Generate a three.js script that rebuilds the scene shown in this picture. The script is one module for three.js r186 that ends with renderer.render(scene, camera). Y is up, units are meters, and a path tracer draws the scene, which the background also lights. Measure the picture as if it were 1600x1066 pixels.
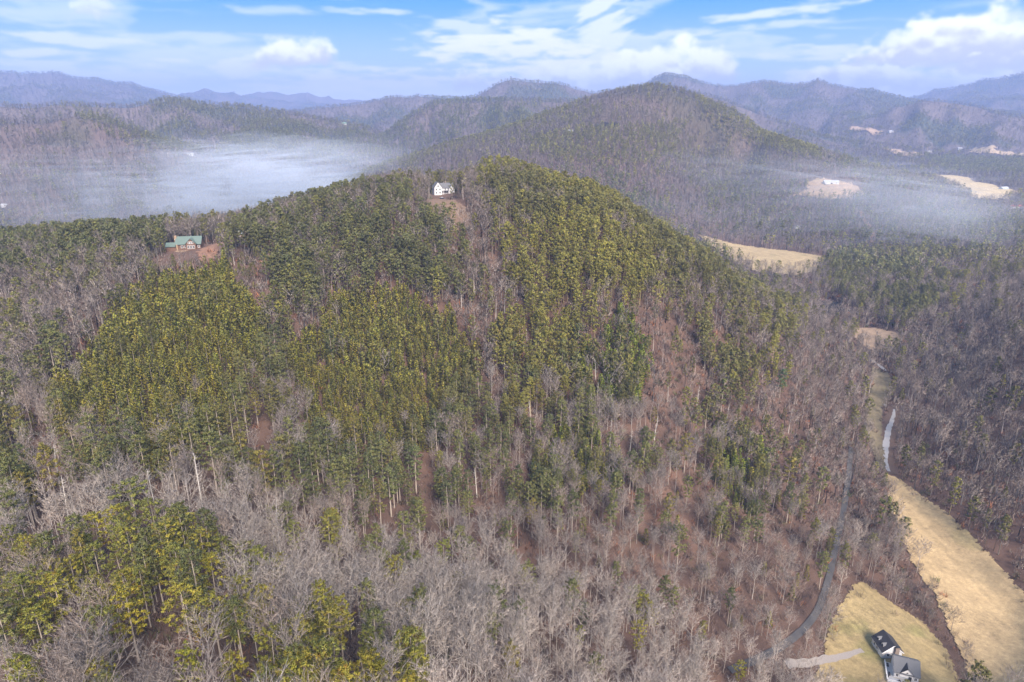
import * as THREE from 'three';

// ---------------------------------------------------------------- camera, sky, sun, exposure, air
const scene = new THREE.Scene();
const CAM_Y = 200, PITCH = 19 * Math.PI / 180, FOV = 53.1;
const camera = new THREE.PerspectiveCamera(FOV, 1600 / 1066, 1, 60000);
camera.position.set(0, CAM_Y, 0);
camera.rotation.x = -PITCH;
const renderer = new THREE.WebGLRenderer();
renderer.toneMapping = THREE.LinearToneMapping;
renderer.toneMappingExposure = 2.62;
renderer.shadowMap.enabled = true;

const sun = new THREE.DirectionalLight(0xffefe0, 4.1);
sun.position.set(330, 640 + CAM_Y, 470);
sun.target.position.set(0, 80, -400);
sun.castShadow = true; sun.shadow.radius = 44;
sun.shadow.camera.left = sun.shadow.camera.bottom = -900; sun.shadow.camera.right = sun.shadow.camera.top = 900; sun.shadow.camera.far = 3000;
scene.add(sun, sun.target);
scene.fog = new THREE.FogExp2(new THREE.Color().setRGB(0.40, 0.545, 1.0), 1.32e-4);

// ---------------------------------------------------------------- noise, random, small maths
function rngOf(seed) { let s = seed | 0; return () => { s = (s + 0x6d2b79f5) | 0; let t = Math.imul(s ^ (s >>> 15), 1 | s); t = (t + Math.imul(t ^ (t >>> 7), 61 | t)) ^ t; return ((t ^ (t >>> 14)) >>> 0) / 4294967296; }; }
const smooth = (a, b, x) => { const t = Math.min(1, Math.max(0, (x - a) / (b - a))); return t * t * (3 - 2 * t); };
const lerp = (a, b, t) => a + (b - a) * t, clamp = (x, a, b) => Math.min(b, Math.max(a, x));
function hash(ix, iy) { let h = Math.imul(ix, 374761393) + Math.imul(iy, 668265263) | 0; h = Math.imul(h ^ (h >>> 13), 1274126177); return ((h ^ (h >>> 16)) >>> 0) / 4294967296; }
function vnoise(x, y) {
  const ix = Math.floor(x), iy = Math.floor(y); let fx = x - ix, fy = y - iy; fx = fx * fx * fx * (fx * (fx * 6 - 15) + 10); fy = fy * fy * fy * (fy * (fy * 6 - 15) + 10);
  const a = hash(ix, iy), b = hash(ix + 1, iy), c = hash(ix, iy + 1), d = hash(ix + 1, iy + 1);
  return a + (b - a) * fx + (c - a) * fy + (a - b - c + d) * fx * fy;
}
function fbm(x, y, o = 4) { let s = 0, a = 0.5, n = 0; for (let i = 0; i < o; i++) { s += a * vnoise(x, y); n += a; x = x * 2.03 + 17.3; y = y * 2.01 + 9.1; a *= 0.5; } return s / n; }
function ridged(x, y, o = 4) { let s = 0, a = 0.5, n = 0; for (let i = 0; i < o; i++) { s += a * (1 - Math.abs(2 * vnoise(x, y) - 1)); n += a; x = x * 2.03 + 5.3; y = y * 2.01 + 3.7; a *= 0.5; } return s / n; }

// ---------------------------------------------------------------- sky: air and clouds by direction
(function makeSky() {
  const W = 4096, H = 2048, data = new Float32Array(W * H * 4), D = Math.PI / 180;
  // heaped clouds: azimuth, elevation of the base, half width, height (degrees), strength
  const heaps = [[-16.2, 3.0, 2.9, 2.3, 1], [-18.4, 3.0, 1.6, 1.0, .5], [-28.9, 5.8, 1.4, 1.4, .5], [-2.6, 1.3, 2.1, 1.9, .95], [-1.2, 1.5, 1.6, 1.6, .8], [14.8, 2.0, 2.4, 2.9, 1], [11.2, 1.5, 3.8, 3.2, 1], [7.2, 1.2, 3, 2.5, .95], [3.2, 1.4, 2.6, 2, .8],
    [31.5, 3.0, 4.6, 3.2, 1], [27.6, 2.8, 3.2, 2.0, .9], [35.6, 2.6, 4.4, 2.9, 1], [25.2, 1.2, 4.2, 2.3, .95], [30.5, .8, 4.5, 1.8, .85], [36, .6, 3.2, 2, .9], [46, 2, 5, 3.4, 1], [58, 3, 6, 4, 1], [-52, 2.5, 5, 3, .9], [-70, 3, 6, 4, .9], [84, 4, 7, 4, 1], [112, 3, 7, 4, 1], [-100, 3, 6, 4, 1], [150, 3, 8, 5, 1], [-140, 3, 7, 4, 1]];
  const wisps = [[13.6, 5.2, 9, .28, .5, .05], [-29, 4.2, 6, .45, .6, .02], [-33, 3.3, 3, .3, .6, .0], [-22, 2.7, 4.4, .9, .65, .0], [-12, 1.6, 9, 1.1, .75, -.01], [-3, 5.6, 4, .9, .55, .02], [0, 4.5, 6.5, 1.4, .85, .02], [7, 6, 2, 3.6, .7, .5], [6, 2.9, 8, 1.5, .9, .03], [-30, 2.1, 8, .8, .5, 0], [-11, 6.7, 3.4, .25, .5, -.02], [19, 6.3, 6, .3, .65, .06], [22, 3.6, 4, .5, .6, 0], [29, 1.6, 8, 1.6, .7, 0]];
  for (let row = 0; row < H; row++) {
    const el = ((row + 0.5) / H - 0.5) * Math.PI, e = el / D, se = Math.sin(el), ce = Math.cos(el);
    const up = Math.max(0, e), k1 = smooth(0, 9, up), k2 = smooth(6, 70, up);
    const base = [lerp(lerp(.62, .03, k1), .04, k2), lerp(lerp(.82, .34, k1), .25, k2), lerp(lerp(.98, .84, k1), .64, k2)];
    for (let col = 0; col < W; col++) {
      const i = (row * W + col) * 4;
      if (e < -3) { data[i] = .22; data[i + 1] = .22; data[i + 2] = .24; data[i + 3] = 1; continue; }
      const ph = ((col + 0.5) / W - 0.5) * 2 * Math.PI, x = Math.cos(ph) * ce, z = Math.sin(ph) * ce, az = Math.atan2(x, -z) / D;
      let r = base[0], g = base[1], b = base[2];
      // high thin cloud
      const far = e < 25;
      const wx = fbm(az * .16 + 3, e * .5 + 7, 3) * 2.2, streak = far ? fbm(az * .13 + wx + 40, e * .95 + wx * .6, 5) : fbm(x / Math.max(.2, se) * 2.2 + 40, z / Math.max(.2, se) * 5, 4);
      let thin = .42 * smooth(.47, .78, streak) * smooth(-1, 4, e);
      thin = Math.max(thin, .62 * (1 - smooth(.2, 2.6, e + (streak - .5) * 2.2)));
      for (const [a, c, w, h, s, tilt] of wisps) {
        const dx = (az - a) / w, dy = (e - c - (az - a) * tilt) / h, d = dx * dx + dy * dy;
        if (d < 3) { const n = fbm(az * .5 + c * 9, e * 2.6 - az * tilt * 2 + a, 4); thin = Math.max(thin, s * smooth(1.5, 0, d + (n - .5) * 3.2)); }
      }
      r = lerp(r, 1.12, thin); g = lerp(g, 1.12, thin); b = lerp(b, 1.08, thin);
      // heaped cloud: billows over a flat base
      let dens = 0, hi = 0, own = 0;
      if (e < 14) for (const [a, c, w, h, s] of heaps) {
        const dx = (az - a) / w; if (dx * dx > 2.4) continue;
        const t = (e - c) / h; if (t < -.6 || t > 1.7) continue;
        const n = fbm(az * 1.05 + a, e * 1.5 + c * 3, 5), n2 = fbm(az * .42 + a * 2, e * .6, 3);
        const top = Math.sqrt(Math.max(0, 1 - dx * dx * .8)) * (.45 + .9 * n2);
        const f = Math.min((top - t) * h / .55, (t + .22) * h / .55, (1.15 - Math.abs(dx)) * w / .9) + (n - .5) * 2.6;
        const d = s * smooth(-.35, 1.25, f);
        if (d > dens) { dens = d; hi = clamp(t / Math.max(.25, top), 0, 1.2); own = n; }
      }
      else { const n = fbm(x / se * 1.7 + 90, z / se * 1.7, 5); dens = .85 * smooth(.52, .64, n); hi = 1 - smooth(.6, .75, n); own = n; }
      if (dens > 0) {
        const lit = smooth(.05, .75, hi + (own - .5) * 1.1), L = lerp(.74, 1.24, lit);
        r = lerp(r, L * .97, dens); g = lerp(g, L * .985, dens); b = lerp(b, lerp(.70, 1.18, lit), dens);
      }
      data[i] = r * .5; data[i + 1] = g * .5; data[i + 2] = b * .5; data[i + 3] = 1;
    }
  }
  const t = new THREE.DataTexture(data, W, H, THREE.RGBAFormat, THREE.FloatType);
  t.mapping = THREE.EquirectangularReflectionMapping; t.magFilter = t.minFilter = THREE.LinearFilter; t.needsUpdate = true;
  scene.background = t; scene.environment = t;
})();

// ---------------------------------------------------------------- rays and projection of the survey (pixels of the 1600 x 1066 photograph)
const F = 533 / Math.tan(FOV * Math.PI / 360), CP = Math.cos(PITCH), SP = Math.sin(PITCH);
function ray(px, py) { const x = px - 800, y = 533 - py; return [x, y * CP - F * SP, -(F * CP + y * SP)]; }
function project(x, y, z) { const dy = y - CAM_Y, yc = dy * CP - z * SP, zc = -z * CP - dy * SP; return zc > 1 ? [800 + F * x / zc, 533 - F * yc / zc] : [-9999, -9999]; }

// ---------------------------------------------------------------- relief
const ctl = [];      // [azimuth, ln r, height below or above the eye]
function G(px, py, h) { const v = ray(px, py), q = Math.hypot(v[0], v[2]), r = h / v[1] * q; ctl.push([Math.atan2(v[0], -v[2]), Math.log(r), h]); }
function B(px, r, h) { ctl.push([Math.atan((px - 800) / 1128), Math.log(r), h]); }
function C(px, py, r, tree = 15) { const v = ray(px, py), q = Math.hypot(v[0], v[2]); ctl.push([Math.atan2(v[0], -v[2]), Math.log(r), r * v[1] / q - tree]); }
// valley floor
[[1410, 1030, -200], [1300, 960, -199], [1225, 1010, -197], [1290, 920, -198], [1318, 800, -198], [1600, 1060, -202], [1500, 900, -202], [1590, 950, -201], [1400, 780, -200], [1385, 700, -201], [1395, 650, -200], [1370, 570, -198], [1350, 520, -197], [1300, 480, -196], [1230, 425, -195], [1130, 385, -194], [1280, 410, -194],
// knoll: ravine at its foot, slope, crest, nose
  [830, 890, -172], [640, 860, -160], [450, 820, -140], [320, 800, -121], [1020, 940, -182], [1170, 985, -192], [1100, 930, -188], [600, 580, -133], [600, 700, -150], [690, 310, -70], [640, 302, -68], [780, 282, -63], [850, 302, -71], [950, 338, -87], [1030, 388, -106], [1100, 428, -124], [1180, 478, -148], [1240, 545, -166], [1270, 640, -182], [1280, 760, -193], [1240, 900, -194],
  [1000, 700, -159], [900, 560, -133], [1130, 620, -160], [780, 430, -101], [760, 560, -133], [900, 420, -98], [560, 450, -104], [300, 392, -90], [0, 400, -104], [150, 384, -98], [420, 378, -84], [520, 334, -74], [600, 316, -68], [150, 690, -121], [200, 600, -111], [250, 500, -102], [0, 560, -118], [0, 700, -126], [0, 820, -120], [60, 740, -126], [420, 640, -124], [420, 500, -104],
// hillside on the right
  [1600, 800, -185], [1500, 700, -189], [1590, 700, -178], [1600, 600, -165], [1500, 560, -182], [1600, 480, -155], [1450, 450, -190], [1600, 400, -178], [1450, 380, -190], [1600, 330, -186], [1450, 330, -178],
// ground rising behind the valley
  [1000, 330, -163], [950, 280, -128], [1100, 300, -150], [1290, 305, -152], [1350, 300, -155], [1240, 320, -165], [1350, 360, -186], [1520, 295, -176], [1170, 260, -128], [1000, 240, -90], [1100, 240, -105]].forEach((a) => G(...a));
// near spur under the camera
[[200, 60, -82], [800, 60, -100], [1400, 80, -150], [150, 110, -100], [400, 105, -103], [620, 127, -121], [800, 150, -143], [870, 165, -157], [1100, 182, -179], [1250, 200, -194], [150, 166, -113], [1500, 150, -196], [1600, 200, -202], [-300, 110, -100], [-300, 300, -125],
// behind the knoll
  [0, 820, -150], [0, 1100, -188], [300, 650, -112], [300, 800, -160], [300, 1100, -190], [500, 690, -112], [500, 900, -165], [500, 1250, -188], [620, 730, -105], [620, 1000, -165], [620, 1300, -180], [700, 720, -95], [700, 950, -128], [700, 1300, -135], [780, 800, -88], [780, 1000, -112], [780, 1300, -112], [850, 780, -110], [850, 1000, -135], [950, 740, -135], [950, 970, -160], [1030, 720, -162], [1030, 950, -182], [1100, 700, -178], [1100, 900, -193], [1200, 720, -190], [1200, 1150, -182],
  [0, 1500, -190], [300, 1500, -190], [500, 1600, -190], [1600, 1300, -186], [1900, 500, -130], [1900, 900, -150], [1900, 250, -190]].forEach((a) => B(...a));
// central ridge: crest and back
[[620, 262, 1480], [700, 226, 1600], [800, 196, 1700], [870, 171, 1800], [940, 146, 1900], [990, 134, 1920], [1040, 129, 1920], [1068, 137, 1880], [1110, 163, 1800], [1150, 186, 1740], [1200, 209, 1680], [1250, 229, 1600], [1340, 258, 1500], [1420, 276, 1450]].forEach((a) => C(...a));
[[620, 2100, -170], [800, 2300, -130], [940, 2400, -60], [1040, 2400, -60], [1110, 2300, -140], [1200, 2100, -170], [1300, 2000, -185], [1450, 2100, -190], [1600, 2100, -190], [0, 2300, -190], [300, 2300, -190]].forEach((a) => B(...a));

const KU = 2.3;
const tps = (() => {   // thin plate through the survey points, in azimuth and ln(distance)
  const n = ctl.length, m = n + 3, A = Array.from({ length: m }, () => new Float64Array(m + 1)), U = (d2) => d2 > 1e-12 ? .5 * d2 * Math.log(d2) : 0;
  for (let i = 0; i < n; i++) {
    for (let j = 0; j < n; j++) { const du = (ctl[i][0] - ctl[j][0]) * KU, dv = ctl[i][1] - ctl[j][1]; A[i][j] = U(du * du + dv * dv); }
    A[i][i] += .0016; A[i][n] = A[n][i] = 1; A[i][n + 1] = A[n + 1][i] = ctl[i][0] * KU; A[i][n + 2] = A[n + 2][i] = ctl[i][1]; A[i][m] = ctl[i][2];
  }
  for (let c = 0; c < m; c++) {
    let p = c; for (let r = c + 1; r < m; r++) if (Math.abs(A[r][c]) > Math.abs(A[p][c])) p = r;
    [A[c], A[p]] = [A[p], A[c]];
    for (let r = c + 1; r < m; r++) { const f = A[r][c] / A[c][c]; if (f) for (let k = c; k <= m; k++) A[r][k] -= f * A[c][k]; }
  }
  const w = new Float64Array(m);
  for (let r = m - 1; r >= 0; r--) { let s = A[r][m]; for (let k = r + 1; k < m; k++) s -= A[r][k] * w[k]; w[r] = s / A[r][r]; }
  const us = ctl.map((c) => c[0] * KU), vs = ctl.map((c) => c[1]);
  return (az, lr) => { const u = az * KU; let s = w[n] + w[n + 1] * u + w[n + 2] * lr; for (let i = 0; i < n; i++) { const a = u - us[i], b = lr - vs[i]; s += w[i] * U(a * a + b * b); } return s; };
})();

// distant ridges: skyline, distance, reach of the front slope, spur frequency
const ridges = [
  { r: 1900, front: 560, sp: 17, pts: [[-60, 190], [0, 184], [60, 182], [110, 172], [150, 174], [200, 193], [240, 211], [300, 225], [345, 240]] },
  { r: 2700, front: 950, sp: 13, pts: [[-80, 150], [0, 159], [60, 160], [100, 156], [160, 159], [200, 160], [240, 153], [262, 149], [290, 153], [320, 159], [360, 159], [400, 164], [460, 173], [500, 180], [560, 190], [610, 212], [640, 232]] },
  { r: 2650, front: 900, sp: 26, pts: [[560, 236], [590, 216], [620, 190], [650, 169], [680, 154], [720, 152], [760, 152], [800, 150], [850, 152], [900, 152], [940, 150], [1000, 160]] },
  { r: 3300, front: 1000, sp: 15, pts: [[1030, 140], [1080, 140], [1110, 144], [1130, 151], [1170, 168], [1220, 186], [1280, 206], [1340, 222]] },
  { r: 4100, front: 900, sp: 14, pts: [[1240, 214], [1300, 196], [1350, 180], [1400, 164], [1440, 154], [1480, 153], [1520, 160], [1560, 172], [1620, 178], [1700, 170]] },
  { r: 4600, front: 1600, sp: 20, pts: [[460, 170], [520, 162], [560, 156], [600, 151], [640, 147], [680, 148], [720, 149], [750, 140], [775, 128], [800, 121], [830, 124], [880, 128], [920, 138], [960, 138], [1020, 146]] },
  { r: 5800, front: 2400, sp: 19, pts: [[960, 150], [1000, 132], [1025, 116], [1042, 111], [1065, 115], [1090, 123], [1130, 133], [1160, 129], [1210, 123], [1240, 127], [1280, 121], [1310, 127], [1360, 138], [1400, 149], [1440, 157], [1500, 164], [1560, 170]] },
  { r: 8600, front: 3600, sp: 15, pts: [[-200, 112], [-60, 106], [0, 108], [60, 110], [110, 116], [180, 125], [240, 138], [270, 147], [310, 156], [360, 162]] },
  { r: 9300, front: 3200, sp: 13, pts: [[1380, 160], [1420, 150], [1460, 141], [1500, 133], [1560, 120], [1600, 113], [1680, 108], [1850, 120]] },
  { r: 10500, front: 2400, sp: 20, pts: [[230, 158], [280, 146], [320, 138], [350, 141], [390, 148], [430, 153], [480, 158]] },
  { r: 11500, front: 2400, sp: 24, pts: [[340, 155], [380, 147], [425, 141], [450, 147], [482, 142], [510, 150], [545, 156], [580, 152], [640, 156], [700, 160]] },
];
for (const k of ridges) k.line = k.pts.map(([px, py]) => { const v = ray(px, py), q = Math.hypot(v[0], v[2]); return [Math.atan2(v[0], -v[2]), v[1] / q]; });
function ridgeHeight(k, az, r, id) {
  const L = k.line; let t, fade = 1;
  if (az <= L[0][0]) { t = L[0][1]; fade = 1 - smooth(0, .12, L[0][0] - az); } else if (az >= L[L.length - 1][0]) { t = L[L.length - 1][1]; fade = 1 - smooth(0, .12, az - L[L.length - 1][0]); }
  else { let i = 1; while (L[i][0] < az) i++; const s = (az - L[i - 1][0]) / (L[i][0] - L[i - 1][0]); t = lerp(L[i - 1][1], L[i][1], s); }
  if (fade <= 0) return -1e9;
  const x = r * Math.sin(az), z = r * Math.cos(az), rc = k.r * (1 + .10 * (fbm(az * 5 + id * 7, id, 2) - .5));
  const top = (rc * t - 14 + 190 + (k.r > 3000 ? (ridged(az * 34 + id, id * 3, 3) - .62) * k.r * .007 : 0)) * fade, d = (rc - r) / k.front;
  if (top < 4) return -1e9;
  const spur = ridged(az * k.sp + .25 * fbm(x / 400, z / 400, 2) + id * 11, r / k.front * .7, 3);      // ribs that run down the slope
  let f;
  if (d >= 0) { const reach = .55 + .75 * spur, s = clamp(d / reach, 0, 1.6); f = s < 1 ? Math.pow(1 - s, 1.15) * (1 + .25 * s) : 0; f -= (1 - spur) * (k.r > 3000 ? .5 : .36) * smooth(0, .18, d) * smooth(1.2, .5, d); }
  else f = Math.max(0, 1 + d * 1.3) * (1 - .1 * smooth(0, .2, -d));
  const micro = (fbm(x / (k.r * .02), z / (k.r * .02), 3) - .5) * k.r * .006 * smooth(0, .1, Math.abs(d));
  return -190 + top * Math.max(0, f) + (f > 0 ? micro : 0);
}
function heightRaw(az, r) {     // relative to the eye
  const a = clamp(az, -.86, .86), x = r * Math.sin(az), z = r * Math.cos(az);
  let near = -190;
  if (r < 3000) {
    const lr = Math.log(clamp(r, 60, 2600));
    near = clamp(tps(a, lr), -203, 140);
    near = lerp(near, -190, smooth(2200, 2900, r));
    const out = smooth(.72, 1.3, Math.abs(az)); if (out > 0) near = lerp(near, -150 + 30 * fbm(x / 200, z / 200, 3), out * (Math.abs(az) < 1.6 ? 1 : 1));
    const rough = smooth(-199, -180, near) * smooth(60, 140, r);
    near += rough * ((fbm(x / 70, z / 70, 3) - .5) * 9 + (ridged(x / 230 + 3, z / 230, 2) - .55) * 8 * smooth(500, 1100, r));
  }
  let h = near + (r > 1500 ? (fbm(x / 500, z / 500, 3) - .45) * 26 * smooth(1500, 2600, r) : 0);
  if (r > 1100) for (let i = 0; i < ridges.length; i++) { const k = ridges[i]; if (r > k.r - k.front * 1.7 - 300 && r < k.r * 1.1 + k.front) { const q = ridgeHeight(k, az, r, i), e = 12; if (q > h - 40) h = q > h + e ? q : q < h - e ? h : h + (q - h + e) * (q - h + e) / (4 * e); } }
  return h;
}
// cached relief in azimuth and ln(distance); the ground mesh has exactly these vertices
const AZ = [], N_IN = 420, A_IN = .80;
for (let a = -Math.PI; a < -A_IN - .06; a += .075) AZ.push(a);
const AZ0 = AZ.length; for (let i = 0; i <= N_IN; i++) AZ.push(-A_IN + 2 * A_IN * i / N_IN);
for (let a = A_IN + .075; a < Math.PI - .03; a += .075) AZ.push(a);
AZ.push(Math.PI);
const NR = 520, R0 = 14, R1 = 12300, LR0 = Math.log(R0), DLR = (Math.log(R1) - LR0) / (NR - 1), HG = new Float32Array(AZ.length * NR);
for (let i = 0; i < AZ.length; i++) for (let j = 0; j < NR; j++) HG[i * NR + j] = CAM_Y + heightRaw(AZ[i], R0 * Math.exp(j * DLR));
function height(x, z) {
  const az = Math.atan2(x, -z), r = Math.max(R0, Math.hypot(x, z));
  let u = (az + A_IN) / (2 * A_IN) * N_IN; u = clamp(u, 0, N_IN - .001); let v = clamp((Math.log(r) - LR0) / DLR, 0, NR - 1.001);
  const i = Math.floor(u), j = Math.floor(v), a = u - i, b = v - j, o = (AZ0 + i) * NR + j;
  return lerp(lerp(HG[o], HG[o + 1], b), lerp(HG[o + NR], HG[o + NR + 1], b), a);
}
function at(px, py, lift = 0, from = 40) {   // where the line of sight through a pixel meets the ground (or a level above it)
  const v = ray(px, py), q = Math.hypot(v[0], v[2]); let r = from, step;
  for (; r < 12200; r += step) { step = Math.max(.4, r * .002); const s = r / q; if (CAM_Y + v[1] * s <= height(v[0] * s, v[2] * s) + lift) break; }
  const s = r / q, x = v[0] * s, z = v[2] * s; return new THREE.Vector3(x, height(x, z), z);
}
const polyXZ = (pts, from) => pts.map(([x, y]) => { const p = at(x, y, 0, from); return [p.x, p.z]; });
function inside(poly, x, y) { let c = false; for (let i = 0, j = poly.length - 1; i < poly.length; j = i++) { const [xi, yi] = poly[i], [xj, yj] = poly[j]; if ((yi > y) !== (yj > y) && x < (xj - xi) * (y - yi) / (yj - yi) + xi) c = !c; } return c; }
function box(poly) { let a = 1e9, b = -1e9, c = 1e9, d = -1e9; for (const [x, y] of poly) { a = Math.min(a, x); b = Math.max(b, x); c = Math.min(c, y); d = Math.max(d, y); } return [a, b, c, d]; }

// ---------------------------------------------------------------- names and labels
const taken = {};
function numbered(n) { const k = taken[n] = (taken[n] ?? -1) + 1; return k ? n + '_' + String(k).padStart(3, '0') : n; }
function tag(o, label, category, group, kind) { if (label) o.userData.label = label; if (category) o.userData.category = category; if (group) o.userData.group = group; if (kind) o.userData.kind = kind; return o; }
function shadows(o) { o.castShadow = o.receiveShadow = true; return o; }
function mesh(name, g, m, parent) { const o = shadows(new THREE.Mesh(g, m)); if (parent) { o.name = name; parent.add(o); } else { o.name = numbered(name); scene.add(o); } return o; }
function base(name, p, turn = 0) { const o = new THREE.Group(); o.name = numbered(name); o.position.copy(p); o.rotation.y = turn; scene.add(o); return o; }

// ---------------------------------------------------------------- geometry builder
class GB {
  constructor() { this.p = []; this.n = []; this.c = []; }
  tri(a, b, c, n, col, n2 = n, n3 = n) { this.p.push(a[0], a[1], a[2], b[0], b[1], b[2], c[0], c[1], c[2]); this.n.push(...n, ...n2, ...n3); this.c.push(...col, ...col, ...col); }
  quad(a, b, c, d, n, col) { this.tri(a, b, c, n, col); this.tri(a, c, d, n, col); }
  limb(a, b, r0, r1, col, sides = 3) {
    const d = nrm(sub(b, a)), s = nrm(cross(d, Math.abs(d[1]) > .9 ? [1, 0, 0] : [0, 1, 0])), t = cross(d, s), A = [], Q = [], N = [];
    for (let i = 0; i < sides; i++) { const w = i / sides * 2 * Math.PI, n = [0, 1, 2].map((k) => s[k] * Math.cos(w) + t[k] * Math.sin(w)); N.push(n); A.push(add(a, n, r0)); Q.push(add(b, n, r1)); }
    for (let i = 0; i < sides; i++) { const j = (i + 1) % sides; this.tri(A[i], A[j], Q[j], N[i], col, N[j], N[j]); this.tri(A[i], Q[j], Q[i], N[i], col, N[j], N[i]); }
  }
  blade(a, b, w, n, col, rnd) {     // a twig or a spray of needles: one tapering face
    const d = nrm(sub(b, a)), s0 = nrm(cross(d, [rnd() - .5, rnd() - .5, rnd() - .5])); this.tri(add(a, s0, w / 2), add(a, s0, -w / 2), b, n, col);
  }
  kite(a, b, w, n, col, rnd) { const d = nrm(sub(b, a)), s = nrm(cross(d, [rnd() - .5, rnd() - .5, rnd() - .5])), m = [0, 1, 2].map((k) => lerp(a[k], b[k], .6)); const l = add(m, s, w / 2), r = add(m, s, -w / 2); this.tri(a, l, b, n, col); this.tri(a, b, r, n, col); }
  build() { const g = new THREE.BufferGeometry(); g.setAttribute('position', new THREE.Float32BufferAttribute(this.p, 3)); g.setAttribute('normal', new THREE.Float32BufferAttribute(this.n, 3)); g.setAttribute('color', new THREE.Float32BufferAttribute(this.c, 3)); return g; }
}
const sub = (a, b) => [a[0] - b[0], a[1] - b[1], a[2] - b[2]], add = (a, d, s) => [a[0] + d[0] * s, a[1] + d[1] * s, a[2] + d[2] * s], cross = (a, b) => [a[1] * b[2] - a[2] * b[1], a[2] * b[0] - a[0] * b[2], a[0] * b[1] - a[1] * b[0]], nrm = (a) => { const l = Math.hypot(...a) || 1; return [a[0] / l, a[1] / l, a[2] / l]; };
const shade = (c, k) => [c[0] * k, c[1] * k, c[2] * k];
function merged(list) { const o = new GB(); for (const b of list) { for (const k of ['p', 'n', 'c']) { const s = b[k], d = o[k]; for (let i = 0; i < s.length; i++) d.push(s[i]); } } return o.build(); }

// ---------------------------------------------------------------- tree shapes (height 1 = whole tree; scaled on placing)
const NEEDLE = [.31, .305, .105], BARK_PINE = [.36, .31, .26], BARK = [.38, .35, .32], TWIG = [.36, .315, .28];
function pineShape(seed, lod, opt = {}) {      // tall old pine: bare lower trunk, uneven layered crown of needle tufts, height 20
  const rnd = rngOf(seed), T = new GB(), L = new GB(), H = 20, low = opt.low ?? .30 + rnd() * .14, R = opt.R ?? 2.5 + rnd() * .8, lean = [(rnd() - .5) * 1.2, 0, (rnd() - .5) * 1.2];
  const trunkAt = (t) => [lean[0] * t * t, H * t, lean[2] * t * t];
  if (lod < 2) for (let i = 0; i < 4; i++) T.limb(trunkAt(i / 4 * .96), trunkAt((i + 1) / 4 * .96), .26 * (1 - i * .22), .26 * (1 - (i + 1) * .22), BARK_PINE, lod ? 3 : 5);
  else T.blade(trunkAt(0), trunkAt(.7), .7, [0, .3, 1], BARK_PINE, rnd);
  const nb = [40, 26, 10][lod], tufts = [4, 3, 2][lod], faces = [32, 22, 9][lod], size = [.52, .74, 1.5][lod], wid = [.13, .27, .8][lod];
  for (let b = 0; b < nb; b++) {
    const t = low + (1 - low) * Math.pow((b + rnd() * .8) / nb, .9), k = (t - low) / (1 - low), az = b * 2.4 + rnd() * 1.1, reach = R * Math.pow(Math.sin(Math.PI * clamp(.14 + k * .82, 0, 1)), .7) * (.55 + .55 * rnd()) * (rnd() < .12 ? 1.25 : 1);
    const a = trunkAt(Math.min(.97, t - .02)), rise = (.15 + .5 * k) * reach * (.5 + rnd()), e = [a[0] + Math.cos(az) * reach, a[1] + rise, a[2] + Math.sin(az) * reach];
    if (lod === 0) T.limb(a, e, .05, .015, [.13, .11, .085], 3);
    for (let q = 0; q < tufts; q++) {
      const s = .5 + .55 * (q + rnd()) / tufts, c = [lerp(a[0], e[0], s) + (rnd() - .5) * .8, lerp(a[1], e[1], s) + (rnd() - .35) * .5, lerp(a[2], e[2], s) + (rnd() - .5) * .8], tone = .9 + .22 * rnd(), dry = rnd() < .04;
      for (let f = 0; f < faces; f++) {
        const d = nrm([rnd() - .5, (rnd() - .3) * .9, rnd() - .5]), tip = add(c, d, size * (.6 + .7 * rnd())), n = nrm([d[0] * .55 + Math.cos(az) * .45, d[1] * .6 + .62, d[2] * .55 + Math.sin(az) * .45]);
        const col = dry ? [.23, .17, .07] : shade([NEEDLE[0] * (.92 + .25 * rnd()), NEEDLE[1], NEEDLE[2] * (.8 + .4 * rnd())], tone * (.92 + .16 * rnd()));
        L.kite(add(c, d, -.15), tip, wid * (.7 + .6 * rnd()), n, col, rnd);
      }
    }
  }
  return { T, L };
}
function youngShape(seed, lod) {     // dense young plantation pine, branched to the ground, height 10
  const rnd = rngOf(seed), T = new GB(), L = new GB(), H = 10, R = 1.6 + rnd() * .45;
  T.limb([0, 0, 0], [0, H * .9, 0], .12, .03, BARK_PINE, 3);
  const nb = [60, 44, 12][lod], faces = [9, 7, 5][lod], size = [.8, .95, 1.7][lod], wid = [.24, .42, 1.1][lod];
  for (let b = 0; b < nb; b++) {
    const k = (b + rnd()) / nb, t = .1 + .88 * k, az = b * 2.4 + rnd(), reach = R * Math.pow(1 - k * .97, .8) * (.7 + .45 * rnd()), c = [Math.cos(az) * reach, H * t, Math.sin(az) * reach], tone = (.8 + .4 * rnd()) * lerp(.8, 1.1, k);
    for (let f = 0; f < faces; f++) {
      const d = nrm([Math.cos(az) * .6 + (rnd() - .5) * 1.2, .35 + rnd() * .7, Math.sin(az) * .6 + (rnd() - .5) * 1.2]), n = nrm([Math.cos(az) * .6 + d[0] * .5, .5 + d[1] * .5, Math.sin(az) * .6 + d[2] * .5]);
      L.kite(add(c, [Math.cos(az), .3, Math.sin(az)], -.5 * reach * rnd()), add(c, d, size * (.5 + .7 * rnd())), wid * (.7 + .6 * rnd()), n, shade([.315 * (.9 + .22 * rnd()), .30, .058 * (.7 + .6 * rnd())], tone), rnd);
    }
  }
  const tip = [0, H, 0]; for (let f = 0; f < 5; f++) L.kite([0, H * .88, 0], [(rnd() - .5) * .8, H * (.94 + .08 * rnd()), (rnd() - .5) * .8], .3, nrm([rnd() - .5, 1, rnd() - .5]), [.16, .17, .03], rnd);
  return { T, L };
}
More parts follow.
